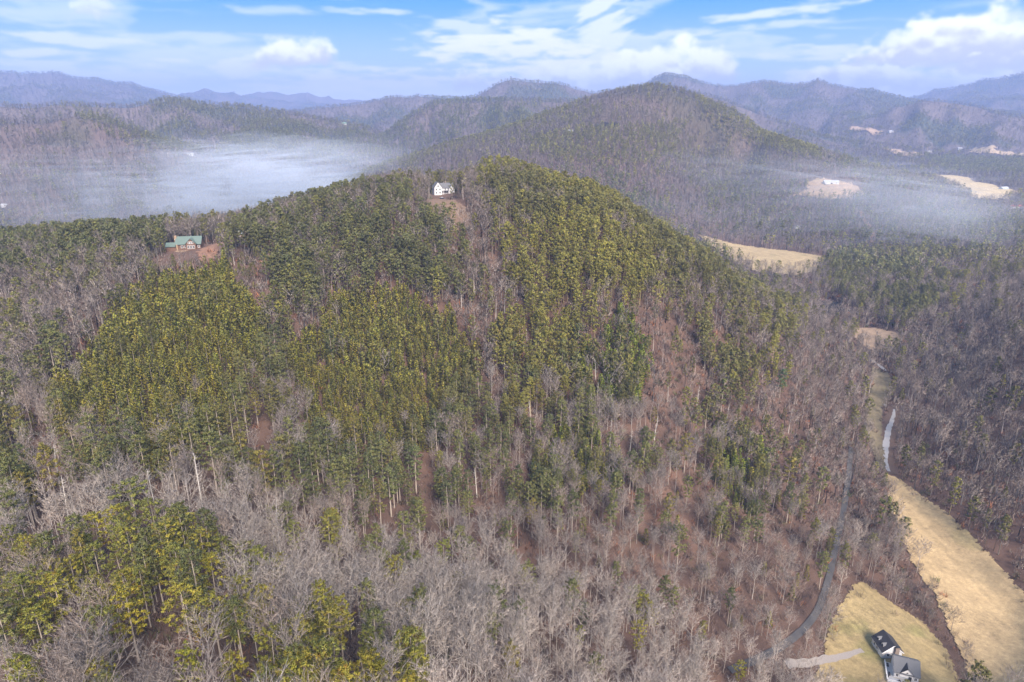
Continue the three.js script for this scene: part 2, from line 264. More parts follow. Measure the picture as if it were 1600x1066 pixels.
function bareShape(seed, lod, opt = {}) {     // leafless broadleaf tree: trunk, rising limbs, fine twigs, height 20
  const rnd = rngOf(seed), T = new GB(), L = new GB(), H = 20, low = opt.low ?? .34, spread = opt.spread ?? 1, lean = [(rnd() - .5) * 1.6, 0, (rnd() - .5) * 1.6], W = [1, 1.7, 4.2][lod];
  const trunkAt = (t) => [lean[0] * t * t + Math.sin(t * 5 + seed) * .12, H * t, lean[2] * t * t + Math.cos(t * 4 + seed) * .12];
  const top = .8; if (lod === 0) for (let i = 0; i < 5; i++) T.limb(trunkAt(i / 5 * top), trunkAt((i + 1) / 5 * top), .17 * (1 - i * .18), .17 * (1 - (i + 1) * .18), BARK, 4);
  else T.blade(trunkAt(0), trunkAt(top), .55 + .15 * lod, [0, .35, 1], BARK, rnd);
  const nl = [13, 9, 7][lod], ns = [7, 4, 2][lod], nt = [13, 8, 3][lod];
  for (let i = 0; i < nl; i++) {
    const t = low + (top - low) * Math.pow((i + rnd() * .9) / nl, .85), az = i * 2.4 + rnd() * 1.2, up = .75 + .7 * rnd() + (t - low) * .8, len = H * (.20 + .17 * rnd()) * (1.18 - t * .45), dir = nrm([Math.cos(az) * spread, up, Math.sin(az) * spread]), a = trunkAt(t), m = add(a, dir, len * .5), d2 = nrm([dir[0] * .8, dir[1] + .35, dir[2] * .8]), e = add(m, d2, len * .5), r0 = .075 * (1.3 - t);
    if (lod === 0) { T.limb(a, m, r0, r0 * .65, BARK, 3); T.limb(m, e, r0 * .65, r0 * .3, BARK, 3); } else T.blade(a, e, .2 * W * .6, nrm([dir[0], .6, dir[2]]), BARK, rnd);
    for (let s = 0; s < ns; s++) {
      const k = .28 + .74 * (s + rnd() * .8) / ns, p = k < .5 ? add(a, dir, len * k) : add(m, d2, len * (k - .5)), w2 = rnd() * 6.28, sd = nrm([dir[0] * .7 + Math.cos(w2) * .75, .55 + .7 * rnd(), dir[2] * .7 + Math.sin(w2) * .75]), sl = H * (.075 + .075 * rnd()), q = add(p, sd, sl), tone = .82 + .36 * rnd();
      if (lod === 0) L.limb(p, q, .026, .010, shade(BARK, tone), 3); else L.blade(p, q, .09 * W, nrm([sd[0], .5, sd[2]]), shade(BARK, tone), rnd);
      for (let f = 0; f < nt; f++) {
        const g = .2 + .8 * rnd(), o = add(p, sd, sl * g), td = nrm([sd[0] + (rnd() - .5) * 1.5, sd[1] + (rnd() - .35) * 1.0, sd[2] + (rnd() - .5) * 1.5]), tl = (.75 + .95 * rnd());
        L.blade(o, add(o, td, tl * (1 + lod * .25)), .047 * W * (.8 + .5 * rnd()), nrm([td[0] * .8, .55 + td[1] * .4, td[2] * .8]), shade(TWIG, tone * (.85 + .3 * rnd())), rnd);
      }
    }
  }
  return { T, L };
}
function snagShape(seed) {           // dead standing trunk with stub branches
  const rnd = rngOf(seed), T = new GB(), L = new GB(), c = [.45, .425, .39], lean = (rnd() - .5) * 2.2, at2 = (t) => [lean * t * t, 18 * t, Math.sin(seed) * t];
  for (let i = 0; i < 5; i++) T.limb(at2(i / 5), at2((i + 1) / 5), .30 * (1 - i * .17), .30 * (1 - (i + 1) * .17), c, 5);
  for (let b = 0; b < 24; b++) { const t = .35 + .63 * rnd(), az = rnd() * 6.28, l = (1.25 - t) * (1 + 2.2 * rnd()), a = at2(t), e = [a[0] + Math.cos(az) * l, a[1] + l * (rnd() * .7 - .15), a[2] + Math.sin(az) * l]; L.limb(a, e, .06, .02, c, 3); if (rnd() < .6) L.limb(add(a, sub(e, a), .6), add(e, [rnd() - .5, rnd(), rnd() - .5], .8), .03, .012, c, 3); }
  return { T, L };
}
function brushShape(seed, col, wide) {     // leafless undergrowth
  const rnd = rngOf(seed), L = new GB();
  for (let i = 0; i < 26; i++) { const az = rnd() * 6.28, d = nrm([Math.cos(az) * .6, .8 + rnd(), Math.sin(az) * .6]), o = [(rnd() - .5) * 1.8, rnd() * .9, (rnd() - .5) * 1.8]; L.blade(o, add(o, d, 1 + 1.5 * rnd()), wide * (.7 + .6 * rnd()), nrm([d[0], .7, d[2]]), shade(col, .75 + .5 * rnd()), rnd); }
  return { T: new GB(), L };
}
const SHAPES = {
  pine: [0, 1, 2].map((l) => [1, 2, 3, 4, 5, 6].map((s) => pineShape(s * 17 + 3, l))),
  crowned: [0, 1, 2].map((l) => [1, 2, 3, 4].map((s) => pineShape(s * 23 + 9, l, { low: .4, R: 3.3 + .25 * s }))),
  young: [0, 1, 2].map((l) => [1, 2, 3, 4].map((s) => youngShape(s * 31 + 1, l))),
  bare: [0, 1, 2].map((l) => [1, 2, 3, 4, 5, 6].map((s) => bareShape(s * 13 + 5, l, { spread: .9 + .12 * (s % 3) }))),
  slim: [0, 1, 2].map((l) => [1, 2, 3, 4].map((s) => bareShape(s * 19 + 2, l, { low: .5, spread: .72 }))),
  snag: [0, 1, 2].map(() => [1, 2, 3].map((s) => snagShape(s * 7))),
  brush: [0, 1, 2].map((l) => [1, 2, 3].map((s) => brushShape(s * 5 + l, [.24, .185, .155], [.07, .13, .3][l]))),
};
const UNIT = { pine: 20, crowned: 20, young: 10, bare: 20, slim: 20, snag: 18, brush: 2.4 };

// ---------------------------------------------------------------- materials
const std = (c, rough = .9, o = {}) => new THREE.MeshStandardMaterial({ color: new THREE.Color().setRGB(...c), roughness: rough, ...o });
function noiseMap(size, f, srgb = false) { const d = new Uint8Array(size * size * 4); for (let y = 0; y < size; y++) for (let x = 0; x < size; x++) { const v = f(x, y), i = (y * size + x) * 4; d[i] = v[0] * 255; d[i + 1] = v[1] * 255; d[i + 2] = v[2] * 255; d[i + 3] = 255; } const t = new THREE.DataTexture(d, size, size); t.wrapS = t.wrapT = THREE.RepeatWrapping; t.magFilter = t.minFilter = THREE.LinearFilter; if (srgb) t.colorSpace = THREE.SRGBColorSpace; t.needsUpdate = true; return t; }
const tile = (f, n) => (x, y) => { const u = x / n, v = y / n; return lerp(lerp(f(x, y), f(x - n, y), u), lerp(f(x, y - n), f(x - n, y - n), u), v); };
const grainV = tile((x, y) => .55 * fbm(x / 9, y / 9, 4) + .45 * vnoise(x / 1.7, y / 1.7), 512);
const litterTex = noiseMap(512, (x, y) => { const g = clamp(.28 + 1.15 * (grainV(x, y) - .15), 0, 1); return [g, g * .97, g * .94]; });
const strawV = tile((x, y) => .5 * fbm(x / 9, y / 9, 4) + .5 * vnoise(x / 1.8, y / 1.6), 512);
const strawTex = noiseMap(512, (x, y) => { const g = clamp(.42 + .95 * (strawV(x, y) - .12), 0, 1); return [g, g * .98, g * .94]; });
const M = {
  tree: std([1, 1, 1], .92, { vertexColors: true }),
  leaf: new THREE.MeshPhysicalMaterial({ color: 0xffffff, roughness: .95, vertexColors: true, transmission: .45, thickness: 0, specularIntensity: .2 }),
  ground: std([1, 1, 1], .97, { vertexColors: true, map: litterTex, bumpMap: litterTex, bumpScale: .25 }),
  straw: std([1, 1, 1], .95, { vertexColors: true, map: strawTex, bumpMap: strawTex, bumpScale: .12 }),
  road: std([.10, .10, .105], .9, { map: litterTex, bumpMap: litterTex, bumpScale: .01 }),
  gravel: std([.36, .33, .31], .95, { map: litterTex }),
  water: new THREE.MeshPhysicalMaterial({ color: new THREE.Color().setRGB(.33, .315, .31), roughness: .38, bumpMap: litterTex, bumpScale: .05, specularIntensity: .8 }),
};
const leafy = (c) => new THREE.MeshPhysicalMaterial({ color: new THREE.Color().setRGB(...c), roughness: .95, vertexColors: true, transmission: .45, thickness: 0, specularIntensity: .2 });
const tones = (list, f = (c) => std(c, .92, { vertexColors: true })) => list.map(f);
const TONES = {
  pine: tones([[1, 1, 1], [.82, .92, 1.0], [1.2, 1.12, .85], [.68, .8, .95], [1.0, 1.1, 1.15]], leafy), crowned: tones([[1.32, 1.34, .8], [1.55, 1.5, .8], [1.05, 1.15, .85], [1.2, 1.25, 1.0]], leafy),
  young: tones([[1, 1, 1], [1.15, 1.08, .8], [.85, .9, 1]], leafy), bare: tones([[1, 1, 1], [.84, .82, .82], [1.14, 1.12, 1.1], [.95, .86, .8]]), slim: tones([[1.05, 1.05, 1.05], [.82, .8, .8], [.95, .87, .82]]), snag: tones([[1, 1, 1], [.85, .84, .84]]),
};

// ---------------------------------------------------------------- open ground: outlines on the ground
const FIELDS = [
  { name: 'hay_field', label: 'long tan hay field in the valley bottom beside the right hand hillside', px: [[1384, 742], [1402, 748], [1440, 775], [1490, 812], [1545, 868], [1600, 928], [1680, 1000], [1690, 1110], [1530, 1110], [1512, 1040], [1490, 1000], [1460, 930], [1425, 880], [1405, 830], [1388, 780]], col: [.50, .37, .205], cell: .65, grow: 0 },
  { name: 'lawn', label: 'yellowed lawn around the white house with dark roofs', px: [[1336, 914], [1352, 912], [1395, 945], [1440, 972], [1478, 1015], [1500, 1066], [1512, 1110], [1290, 1120], [1270, 1066], [1288, 1025], [1292, 990], [1312, 950]], col: [.37, .285, .14], green: 1, cell: .6 },
  { name: 'meadow', label: 'narrow tan pasture at the right foot of the wooded knoll', px: [[1086, 366], [1130, 378], [1180, 388], [1240, 394], [1285, 402], [1280, 424], [1240, 432], [1190, 428], [1140, 405]], col: [.48, .37, .21], cell: 2.2 },
  { name: 'clearing', label: 'small tan clearing in grey woods beyond the creek bend', px: [[1278, 470], [1310, 474], [1330, 488], [1300, 496], [1276, 488]], col: [.44, .31, .19], cell: 1.4 },
  { name: 'clearing', label: 'rusty tan clearing between grey thickets above the creek', px: [[1328, 512], [1370, 514], [1405, 522], [1415, 534], [1385, 542], [1400, 552], [1360, 548], [1335, 530]], col: [.36, .26, .18], cell: 1.2 },
  { name: 'grass_strip', label: 'greenish grass strip along the creek between bare trees', px: [[1362, 572], [1388, 585], [1398, 610], [1378, 640], [1378, 680], [1384, 742], [1368, 720], [1355, 680], [1352, 640], [1362, 605]], col: [.20, .165, .10], cell: .7 },
  { name: 'farm_clearing', label: 'pale hillside clearing with the long white barn', px: [[1236, 306], [1262, 297], [1258, 286], [1280, 279], [1310, 284], [1340, 293], [1356, 304], [1330, 312], [1305, 313], [1280, 312], [1262, 308]], col: [.46, .33, .22], cell: 3 },
  { name: 'hay_field', label: 'pale yellow field on the rise at the right edge', px: [[1450, 274], [1490, 275], [1515, 279], [1550, 290], [1590, 301], [1572, 313], [1530, 314], [1508, 301], [1478, 288]], col: [.58, .46, .27], cell: 4 },
  { name: 'far_field', label: 'tan field far up the right hand valley, nearest the purple foothill', px: [[1324, 201], [1345, 199], [1368, 204], [1382, 210], [1360, 210], [1335, 206]], col: [.5, .36, .25], cell: 14 },
  { name: 'far_field', label: 'curved tan field strip in the middle of the right hand valley', px: [[1380, 234], [1400, 234], [1420, 240], [1446, 238], [1444, 244], [1415, 245], [1395, 240]], col: [.52, .38, .26], cell: 9 },
  { name: 'far_field', label: 'small tan field strip just behind the bare rise at right', px: [[1392, 261], [1415, 258], [1434, 259], [1430, 266], [1405, 265]], col: [.5, .36, .25], cell: 7 },
  { name: 'far_field', label: 'pale field at the far right edge in front of purple hills', px: [[1514, 234], [1535, 233], [1560, 238], [1600, 240], [1640, 243], [1600, 245], [1550, 242], [1520, 240]], col: [.54, .42, .29], cell: 9 },
  { name: 'ridge_clearing', label: 'tan clearing on the shoulder of the central peak', px: [[926, 197], [945, 193], [966, 193], [958, 199], [935, 201]], col: [.46, .32, .23], cell: 6 },
  { name: 'red_bank', label: 'bare reddish bank falling away below the white hilltop house', px: [[660, 316], [690, 309], [714, 315], [734, 334], [738, 356], [712, 362], [680, 346], [654, 326]], col: [.27, .18, .125], cell: 1.4 },
  { name: 'red_bank', label: 'bare red earth bank beside the green roofed log house', px: [[310, 392], [326, 386], [352, 376], [385, 370], [372, 378], [340, 394], [334, 412], [318, 416], [308, 402]], col: [.36, .20, .13], cell: 1.2 },
  { name: 'red_bank', label: 'red brown earth track in the hollow at the far left', px: [[34, 676], [62, 684], [76, 708], [84, 735], [106, 722], [130, 704], [160, 690], [182, 652], [192, 652], [188, 690], [150, 714], [110, 738], [88, 752], [80, 780], [60, 750], [48, 710]], col: [.31, .165, .115], cell: .9 },
  { name: 'dirt_clearing', label: 'small earthen clearing among pines left of the log house', px: [[188, 384], [212, 378], [222, 382], [200, 390]], col: [.40, .26, .18], cell: 2 },
];
const gritty = (n, x, y) => [n, n, n];
function drape(name, poly, cell, lift, colAt, m, uvScale) {      // a sheet on the relief, cut along an outline that is rough at the size of tussocks
  const [a, b, c, d] = box(poly), p = [], uv = [], col = [], idx = [], nx = Math.min(640, Math.ceil((b - a) / cell)), nz = Math.min(640, Math.ceil((d - c) / cell)), id = new Int32Array((nx + 1) * (nz + 1)).fill(-1);
  const sx = (b - a) / nx, sz = (d - c) / nz;
  const v = (i, j) => { const k = i * (nz + 1) + j; if (id[k] < 0) { const x = a + i * sx, z = c + j * sz; id[k] = p.length / 3; p.push(x, height(x, z) + lift, z); uv.push(x / uvScale, z / uvScale); col.push(...colAt(x, z)); } return id[k]; };
  for (let i = 0; i < nx; i++) for (let j = 0; j < nz; j++) {
    const x = a + (i + .5) * sx, z = c + (j + .5) * sz, w = cell * 2.4, jx = (fbm(x / w, z / w, 4) - .5) * w * 2, jz = (fbm(x / w + 50, z / w, 4) - .5) * w * 2;
    if (inside(poly, x + jx, z + jz)) { const A = v(i, j), Bq = v(i, j + 1), Cq = v(i + 1, j + 1), D = v(i + 1, j); idx.push(A, Bq, Cq, A, Cq, D); }
  }
  const g = new THREE.BufferGeometry(); g.setAttribute('position', new THREE.Float32BufferAttribute(p, 3)); g.setAttribute('uv', new THREE.Float32BufferAttribute(uv, 2)); g.setAttribute('color', new THREE.Float32BufferAttribute(col, 3)); g.setIndex(idx); g.computeVertexNormals();
  return mesh(name, g, m);
}
for (const f of FIELDS) {
  f.poly = polyXZ(f.px); f.box = box(f.poly);
  let ux = f.poly[5 % f.poly.length][0] - f.poly[0][0], uz = f.poly[5 % f.poly.length][1] - f.poly[0][1]; const ul = Math.hypot(ux, uz); ux /= ul; uz /= ul;
  const dist = Math.hypot(f.poly[0][0], f.poly[0][1]), [r, g, b] = f.col;
  const o = drape(f.name, f.poly, f.cell, .12 + dist * .0009, (x, z) => {
    const n = .45 * fbm(x / 16, z / 16, 3) + .55 * fbm(x / 4.5, z / 4.5, 4), m = fbm(x / 2.2 + 9, z / 2.2, 3), s1 = vnoise((x * ux + z * uz) / 30, (z * ux - x * uz) / 1.5), s2 = vnoise(x / .9, z / .9); let k = .5 + .52 * n + .3 * m + .24 * (s1 - .5) + .22 * (s2 - .5); const q = f.green ? smooth(.5, .75, fbm(x / 14 + 40, z / 14, 4)) * .45 + smooth(9, 3, Math.hypot(x - 140, z + 211)) * .6 * fbm(x / 3, z / 3, 2) : smooth(.62, .8, fbm(x / 20 + 7, z / 20, 3)) * .22;
    if (f.cell === .65) { const al = x * ux + z * uz - f.poly[0][0] * ux - f.poly[0][1] * uz, ac = z * ux - x * uz - (f.poly[0][1] * ux - f.poly[0][0] * uz) + 16 + 5 * Math.sin(al / 34); if (Math.abs(Math.abs(ac) - .95) < .36) k *= .8; }
    return [lerp(r * k, .17 * k, clamp(q, 0, .85)), lerp(g * k, .19 * k, clamp(q, 0, .85)), lerp(b * k, .05 * k, clamp(q, 0, .85))];
  }, f.name === 'red_bank' ? M.ground : M.straw, 46);
  tag(o, f.label, f.name.replace('_', ' '), null, 'structure');
}
const inField = (x, z) => { for (const f of FIELDS) { const b = f.box; if (x > b[0] && x < b[1] && z > b[2] && z < b[3] && inside(f.poly, x, z)) return true; } return false; };

// roads and the creek: ribbons along surveyed lines
function line3(px) { const pts = px.map(([x, y]) => at(x, y)); return new THREE.CatmullRomCurve3(pts, false, 'centripetal').getSpacedPoints(px.length * 14); }
const LINES = [];
function ribbon(name, label, category, px, width, lift, m, wob = .12) {
  const P = line3(px), p = [], uv = [], idx = [], K = 4; let run = 0;
  LINES.push({ P, w: (typeof width === 'function' ? 6 : width) });
  P.forEach((q, i) => {
    const t = P[Math.min(i + 1, P.length - 1)].clone().sub(P[Math.max(0, i - 1)]).normalize(), sx = -t.z, sz = t.x, w = (typeof width === 'function' ? width(i / (P.length - 1)) : width); if (i) run += q.distanceTo(P[i - 1]);
    for (let k = 0; k <= K; k++) { const s = (k / K - .5) * w * (1 + wob * (fbm(run / 3 + k * 3, k * 9, 2) - .5) * 4), x = q.x + sx * s, z = q.z + sz * s; p.push(x, height(x, z) + lift, z); uv.push(s / 4, run / 4); }
    if (i) for (let k = 0; k < K; k++) { const a = (i - 1) * (K + 1) + k, b = a + K + 1; idx.push(a, a + 1, b + 1, a, b + 1, b); }
  });
  const g = new THREE.BufferGeometry(); g.setAttribute('position', new THREE.Float32BufferAttribute(p, 3)); g.setAttribute('uv', new THREE.Float32BufferAttribute(uv, 2)); g.setIndex(idx); g.computeVertexNormals();
  return tag(mesh(name, g, m), label, category, null, 'structure');
}
ribbon('road', 'narrow grey lane winding along the foot of the wooded knoll', 'road', [[1330, 700], [1326, 745], [1318, 800], [1306, 855], [1292, 915], [1272, 965], [1228, 1008], [1185, 1032], [1140, 1050]], 2.7, .5, M.road, .05);
ribbon('driveway', 'pale gravel drive ending on the lawn beside the white house', 'driveway', [[1228, 1040], [1290, 1032], [1320, 1026], [1348, 1018]], (t) => 4.4 - 2.4 * t, .42, M.gravel, .2);
ribbon('dirt_track', 'orange dirt track climbing through grey woods below the barn', 'dirt track', [[1362, 382], [1364, 368], [1358, 356], [1350, 344], [1345, 332]], 7, 1.4, std([.42, .24, .15], .95, { map: litterTex }), .2);
ribbon('creek_bank', 'muddy brown bank on both sides of the creek', 'creek bank', [[1392, 742], [1383, 728], [1383, 705], [1388, 672], [1397, 650], [1398, 638]], 9, .34, std([.15, .10, .075], .95, { map: litterTex }), .2);
ribbon('creek', 'shallow pale creek shining between bare trees above the hay field', 'creek', [[1389, 738], [1383, 724], [1384, 702], [1388, 674], [1396, 652], [1397, 641]], (t) => 2.9 * (.45 + .75 * Math.sin(Math.PI * Math.min(1, t * .9 + .1))), .5, M.water, .16);
ribbon('creek', 'short glint of pale creek water left of the green grass strip', 'creek', [[1384, 636], [1374, 626], [1362, 616]], 2.2, .5, M.water, .16);
ribbon('creek', 'distant reach of the creek showing through grey thickets', 'creek', [[1384, 580], [1370, 570], [1358, 562]], 3, .5, M.water, .16);
const onLine = (x, z) => { for (const l of LINES) { const P = l.P; for (let i = 0; i < P.length; i += 2) { const dx = P[i].x - x, dz = P[i].z - z, w = l.w * .5 + .6; if (dx * dx + dz * dz < w * w) return true; } } return false; };

// ---------------------------------------------------------------- the ground sheet
function pineShare(x, z, r) { return smooth(.50, .66, fbm(x / 330 + 12, z / 330 + 5, 4) * .62 + fbm(x / 90, z / 90 + 3, 3) * .38); }
(function ground() {
  const n = AZ.length, p = new Float32Array(n * NR * 3), uv = new Float32Array(n * NR * 2), col = new Float32Array(n * NR * 3), idx = new Uint32Array((n - 1) * (NR - 1) * 6); let q = 0;
  for (let i = 0; i < n; i++) for (let j = 0; j < NR; j++) {
    const k = i * NR + j, r = R0 * Math.exp(j * DLR), x = r * Math.sin(AZ[i]), z = -r * Math.cos(AZ[i]); p[k * 3] = x; p[k * 3 + 1] = HG[k]; p[k * 3 + 2] = z; uv[k * 2] = x / 11; uv[k * 2 + 1] = z / 11;
    const a = fbm(x / 38, z / 38, 4), b = fbm(x / 7 + 30, z / 7, 3), t = .7 + .6 * b, far = smooth(700, 2600, r), ps = pineShare(x, z, r), c = [lerp(.235, .31, a) * t * .6, lerp(.148, .185, a) * t * .6, lerp(.11, .135, a) * t * .6], w = [lerp(.15, .07, ps), lerp(.125, .085, ps), lerp(.125, .06, ps)];
    for (let m = 0; m < 3; m++) col[k * 3 + m] = lerp(c[m], w[m] * (.7 + .6 * fbm(x / 60, z / 60 + 8, 3)) * 1.15, far);
    if (i < n - 1 && j < NR - 1) { idx[q++] = k; idx[q++] = k + NR; idx[q++] = k + NR + 1; idx[q++] = k; idx[q++] = k + NR + 1; idx[q++] = k + 1; }
  }
  const g = new THREE.BufferGeometry(); g.setAttribute('position', new THREE.BufferAttribute(p, 3)); g.setAttribute('uv', new THREE.BufferAttribute(uv, 2)); g.setAttribute('color', new THREE.BufferAttribute(col, 3)); g.setIndex(new THREE.BufferAttribute(idx, 1)); g.computeVertexNormals();
  tag(mesh('terrain', g, M.ground), 'wooded hills and valley floor under leaf litter', 'terrain', null, 'structure');
})();

// ---------------------------------------------------------------- what grows where: outlines of the stands as the survey photograph shows their crowns
const Z = (where, poly, o) => ({ where, poly, ...o, b: box(poly) });
const ZONES = [
  Z('in the dense young stand on the left slope', [[285, 432], [345, 415], [400, 450], [435, 520], [405, 560], [345, 600], [335, 645], [245, 690], [185, 705], [100, 668], [78, 612], [130, 568], [150, 500], [200, 452]], { young: .982, pine: .012, d: 1 }),
  Z('in the dense young stand in the middle of the slope', [[560, 452], [650, 460], [720, 500], [742, 560], [762, 600], [702, 640], [690, 692], [560, 702], [470, 692], [458, 620], [440, 560], [500, 490]], { young: .982, pine: .012, d: 1 }),
  Z('in the fresh green strip right of the middle of the slope', [[1000, 472], [1012, 560], [1000, 620], [955, 640], [912, 610], [920, 540], [960, 490]], { young: .75, pine: .15, d: 1, ytone: [.92, 1.12, .85] }),
  Z('in the fresh green patch low on the middle slope', [[832, 690], [900, 640], [960, 675], [962, 742], [880, 775], [828, 742]], { young: .72, pine: .12, d: 1, ytone: [.92, 1.1, .85] }),
  Z('in the fresh green patch on the right slope', [[1108, 640], [1190, 695], [1190, 795], [1118, 725]], { young: .6, pine: .14, d: .95, ytone: [.92, 1.1, .85] }),
  Z('under the log house', [[200, 400], [430, 400], [450, 470], [400, 450], [345, 415], [280, 432]], { young: .5, pine: .12, d: .8, tall: .5, short: .5 }),
  Z('on the crest left of the white hilltop house', [[430, 340], [510, 312], [575, 296], [640, 300], [662, 330], [716, 360], [742, 450], [650, 456], [560, 448], [480, 490], [430, 480], [390, 430], [340, 405]], { pine: .72, young: .1, d: 1, cool: .5 }),
  Z('between the two dense young stands', [[400, 450], [480, 490], [440, 560], [460, 640], [400, 690], [340, 660], [345, 600], [405, 560], [435, 520]], { pine: .5, young: .14, d: .9 }),
  Z('on the crown of the knoll', [[758, 250], [850, 262], [950, 300], [1042, 350], [1050, 400], [1010, 470], [960, 490], [920, 540], [912, 610], [850, 650], [800, 660], [775, 560], [828, 480], [778, 420], [772, 330]], { pine: .86, young: .07, d: 1, warm: .75 }),
  Z('on the right shoulder of the knoll', [[1042, 350], [1130, 400], [1190, 440], [1245, 505], [1250, 610], [1180, 640], [1130, 560], [1090, 470], [1030, 430]], { warm: .4, pine: .62, young: .06, d: .95 }),
  Z('on the wooded slope below the knoll crown', [[800, 660], [850, 650], [912, 610], [955, 640], [900, 640], [832, 690], [770, 700], [700, 690], [705, 640], [760, 600]], { pine: .62, young: .16, d: .9 }),
  Z('on the brown slope at the right of the knoll', [[1010, 430], [1090, 470], [1130, 560], [1180, 640], [1250, 640], [1320, 760], [1290, 900], [1100, 930], [990, 850], [965, 740], [1000, 620]], { pine: .26, young: .12, d: .42, slim: .75, warmb: 1 }),
  Z('in the dark ridge wood at the upper left', [[-60, 366], [100, 340], [200, 335], [262, 338], [255, 400], [190, 420], [120, 420], [60, 456], [-60, 450]], { pine: .62, d: 1, cool: .7 }),
  Z('at the left edge of the picture', [[-80, 660], [58, 675], [62, 790], [-80, 800]], { pine: .75, young: .1, d: .9, tall: 1.1 }),
  Z('in the grey wood on the left slope', [[-80, 450], [60, 456], [190, 420], [285, 432], [200, 452], [150, 500], [130, 568], [78, 612], [90, 660], [-80, 660]], { pine: .15, d: 1, slim: .5, cool: .3 }),
  Z('in the mixed band below the young stands', [[90, 668], [185, 705], [245, 690], [335, 650], [400, 690], [560, 704], [700, 690], [830, 742], [880, 780], [870, 830], [700, 790], [560, 800], [330, 740], [60, 780]], { pine: .52, young: .12, d: .66, tall: 1.1, slim: .6, cool: .15 }),
  Z('in the corner wood at the bottom left', [[-120, 895], [110, 870], [205, 838], [330, 850], [385, 935], [480, 985], [560, 1005], [650, 1066], [700, 1160], [-120, 1160]], { crowned: .6, pine: .12, d: .85 }),
  Z('in the grey treetops along the bottom of the picture', [[-120, 760], [60, 790], [330, 790], [560, 835], [720, 850], [830, 890], [1000, 925], [1110, 950], [1200, 1010], [1280, 1070], [1300, 1200], [-200, 1200]], { pine: .045, crowned: .03, d: 1, big: 1 }),
  Z('in the red leaved ravine', [[330, 740], [560, 800], [700, 790], [870, 830], [990, 850], [1100, 930], [1180, 985], [1110, 950], [1000, 925], [830, 890], [720, 850], [560, 835], [330, 790]], { pine: .18, d: .34, slim: .8, warmb: 1 }),
  Z('on the red brown bank by the lane', [[1100, 930], [1290, 900], [1290, 1000], [1200, 1010], [1130, 960]], { pine: .07, young: .08, d: .4, warmb: 1 }),
  Z('in the hedgerow between lawn and hay field', [[1360, 880], [1440, 885], [1500, 960], [1540, 1070], [1470, 1070], [1420, 955]], { pine: 0, young: 0, d: 1, short: .5, dark: .55, slim: 0 }),
  Z('by the creek and the lane', [[1250, 610], [1240, 520], [1330, 500], [1410, 560], [1420, 640], [1400, 740], [1388, 800], [1350, 900], [1300, 960], [1320, 760]], { pine: .03, d: 1, short: .72 }),
  Z('on the hillside at the right edge', [[1410, 560], [1500, 490], [1700, 470], [1700, 960], [1600, 905], [1520, 820], [1440, 755], [1400, 735]], { pine: .06, d: .52, slim: .85, tall: 1.08, warmb: .5 }),
  Z('in the green wood beyond the creek', [[1290, 400], [1330, 385], [1400, 405], [1460, 430], [1460, 480], [1390, 500], [1330, 470], [1290, 440]], { pine: .72, d: 1, cool: .3 }),
  Z('in the pine clumps high on the right hillside', [[1475, 545], [1540, 520], [1640, 520], [1640, 650], [1560, 640], [1500, 600]], { pine: .38, d: .8, slim: .7 }),
];
const FAR_ZONES = [
  Z('', [[880, 175], [940, 140], [1040, 122], [1085, 146], [1090, 180], [1060, 192], [960, 200]], { pine: .06, d: 1 }), Z('', [[1062, 192], [1092, 184], [1180, 228], [1275, 252], [1320, 290], [1100, 280], [1060, 250]], { pine: .12, d: 1 }), Z('', [[-40, 180], [60, 184], [108, 178], [180, 225], [240, 250], [100, 258], [-40, 262]], { pine: .03, d: 1 }),
  Z('', [[1082, 150], [1110, 160], [1200, 205], [1290, 242], [1270, 250], [1180, 225], [1120, 205], [1090, 180]], { pine: .8, d: 1, warm: .6 }),
  Z('', [[820, 225], [870, 205], [960, 200], [1050, 190], [1060, 240], [980, 262], [860, 252]], { pine: .66, d: 1 }), Z('', [[850, 262], [960, 265], [1060, 330], [1010, 340], [930, 290]], { pine: .45, d: 1, cool: .6 }),
  Z('', [[570, 236], [600, 205], [680, 152], [770, 150], [830, 165], [760, 195], [690, 222], [630, 246]], { pine: .62, d: 1, cool: .5 }), Z('', [[108, 165], [160, 170], [250, 212], [330, 232], [300, 245], [200, 226], [140, 200]], { pine: .88, d: 1 }),
  Z('', [[240, 152], [300, 152], [340, 172], [280, 182], [220, 172]], { pine: .8, d: 1 }), Z('', [[330, 215], [480, 195], [600, 215], [620, 245], [440, 250]], { pine: .62, d: 1, cool: .4 }), Z('', [[1436, 244], [1600, 246], [1640, 262], [1600, 272], [1480, 268]], { pine: .55, d: 1, cool: .4 }),
  Z('', [[640, 262], [700, 230], [800, 200], [880, 175], [980, 150], [1010, 190], [860, 205], [760, 240], [690, 270]], { pine: .05, d: .95 }), Z('', [[1100, 280], [1330, 250], [1500, 330], [1640, 350], [1640, 400], [1300, 380], [1100, 360]], { pine: .25, d: 1, cool: .5 }),
];
const zoneAt = (list, u, v) => { for (const z of list) { const b = z.b; if (u > b[0] && u < b[1] && v > b[2] && v < b[3] && inside(z.poly, u, v)) return z; } return null; };
const HOUSES = [];   // cleared circles, filled below before planting

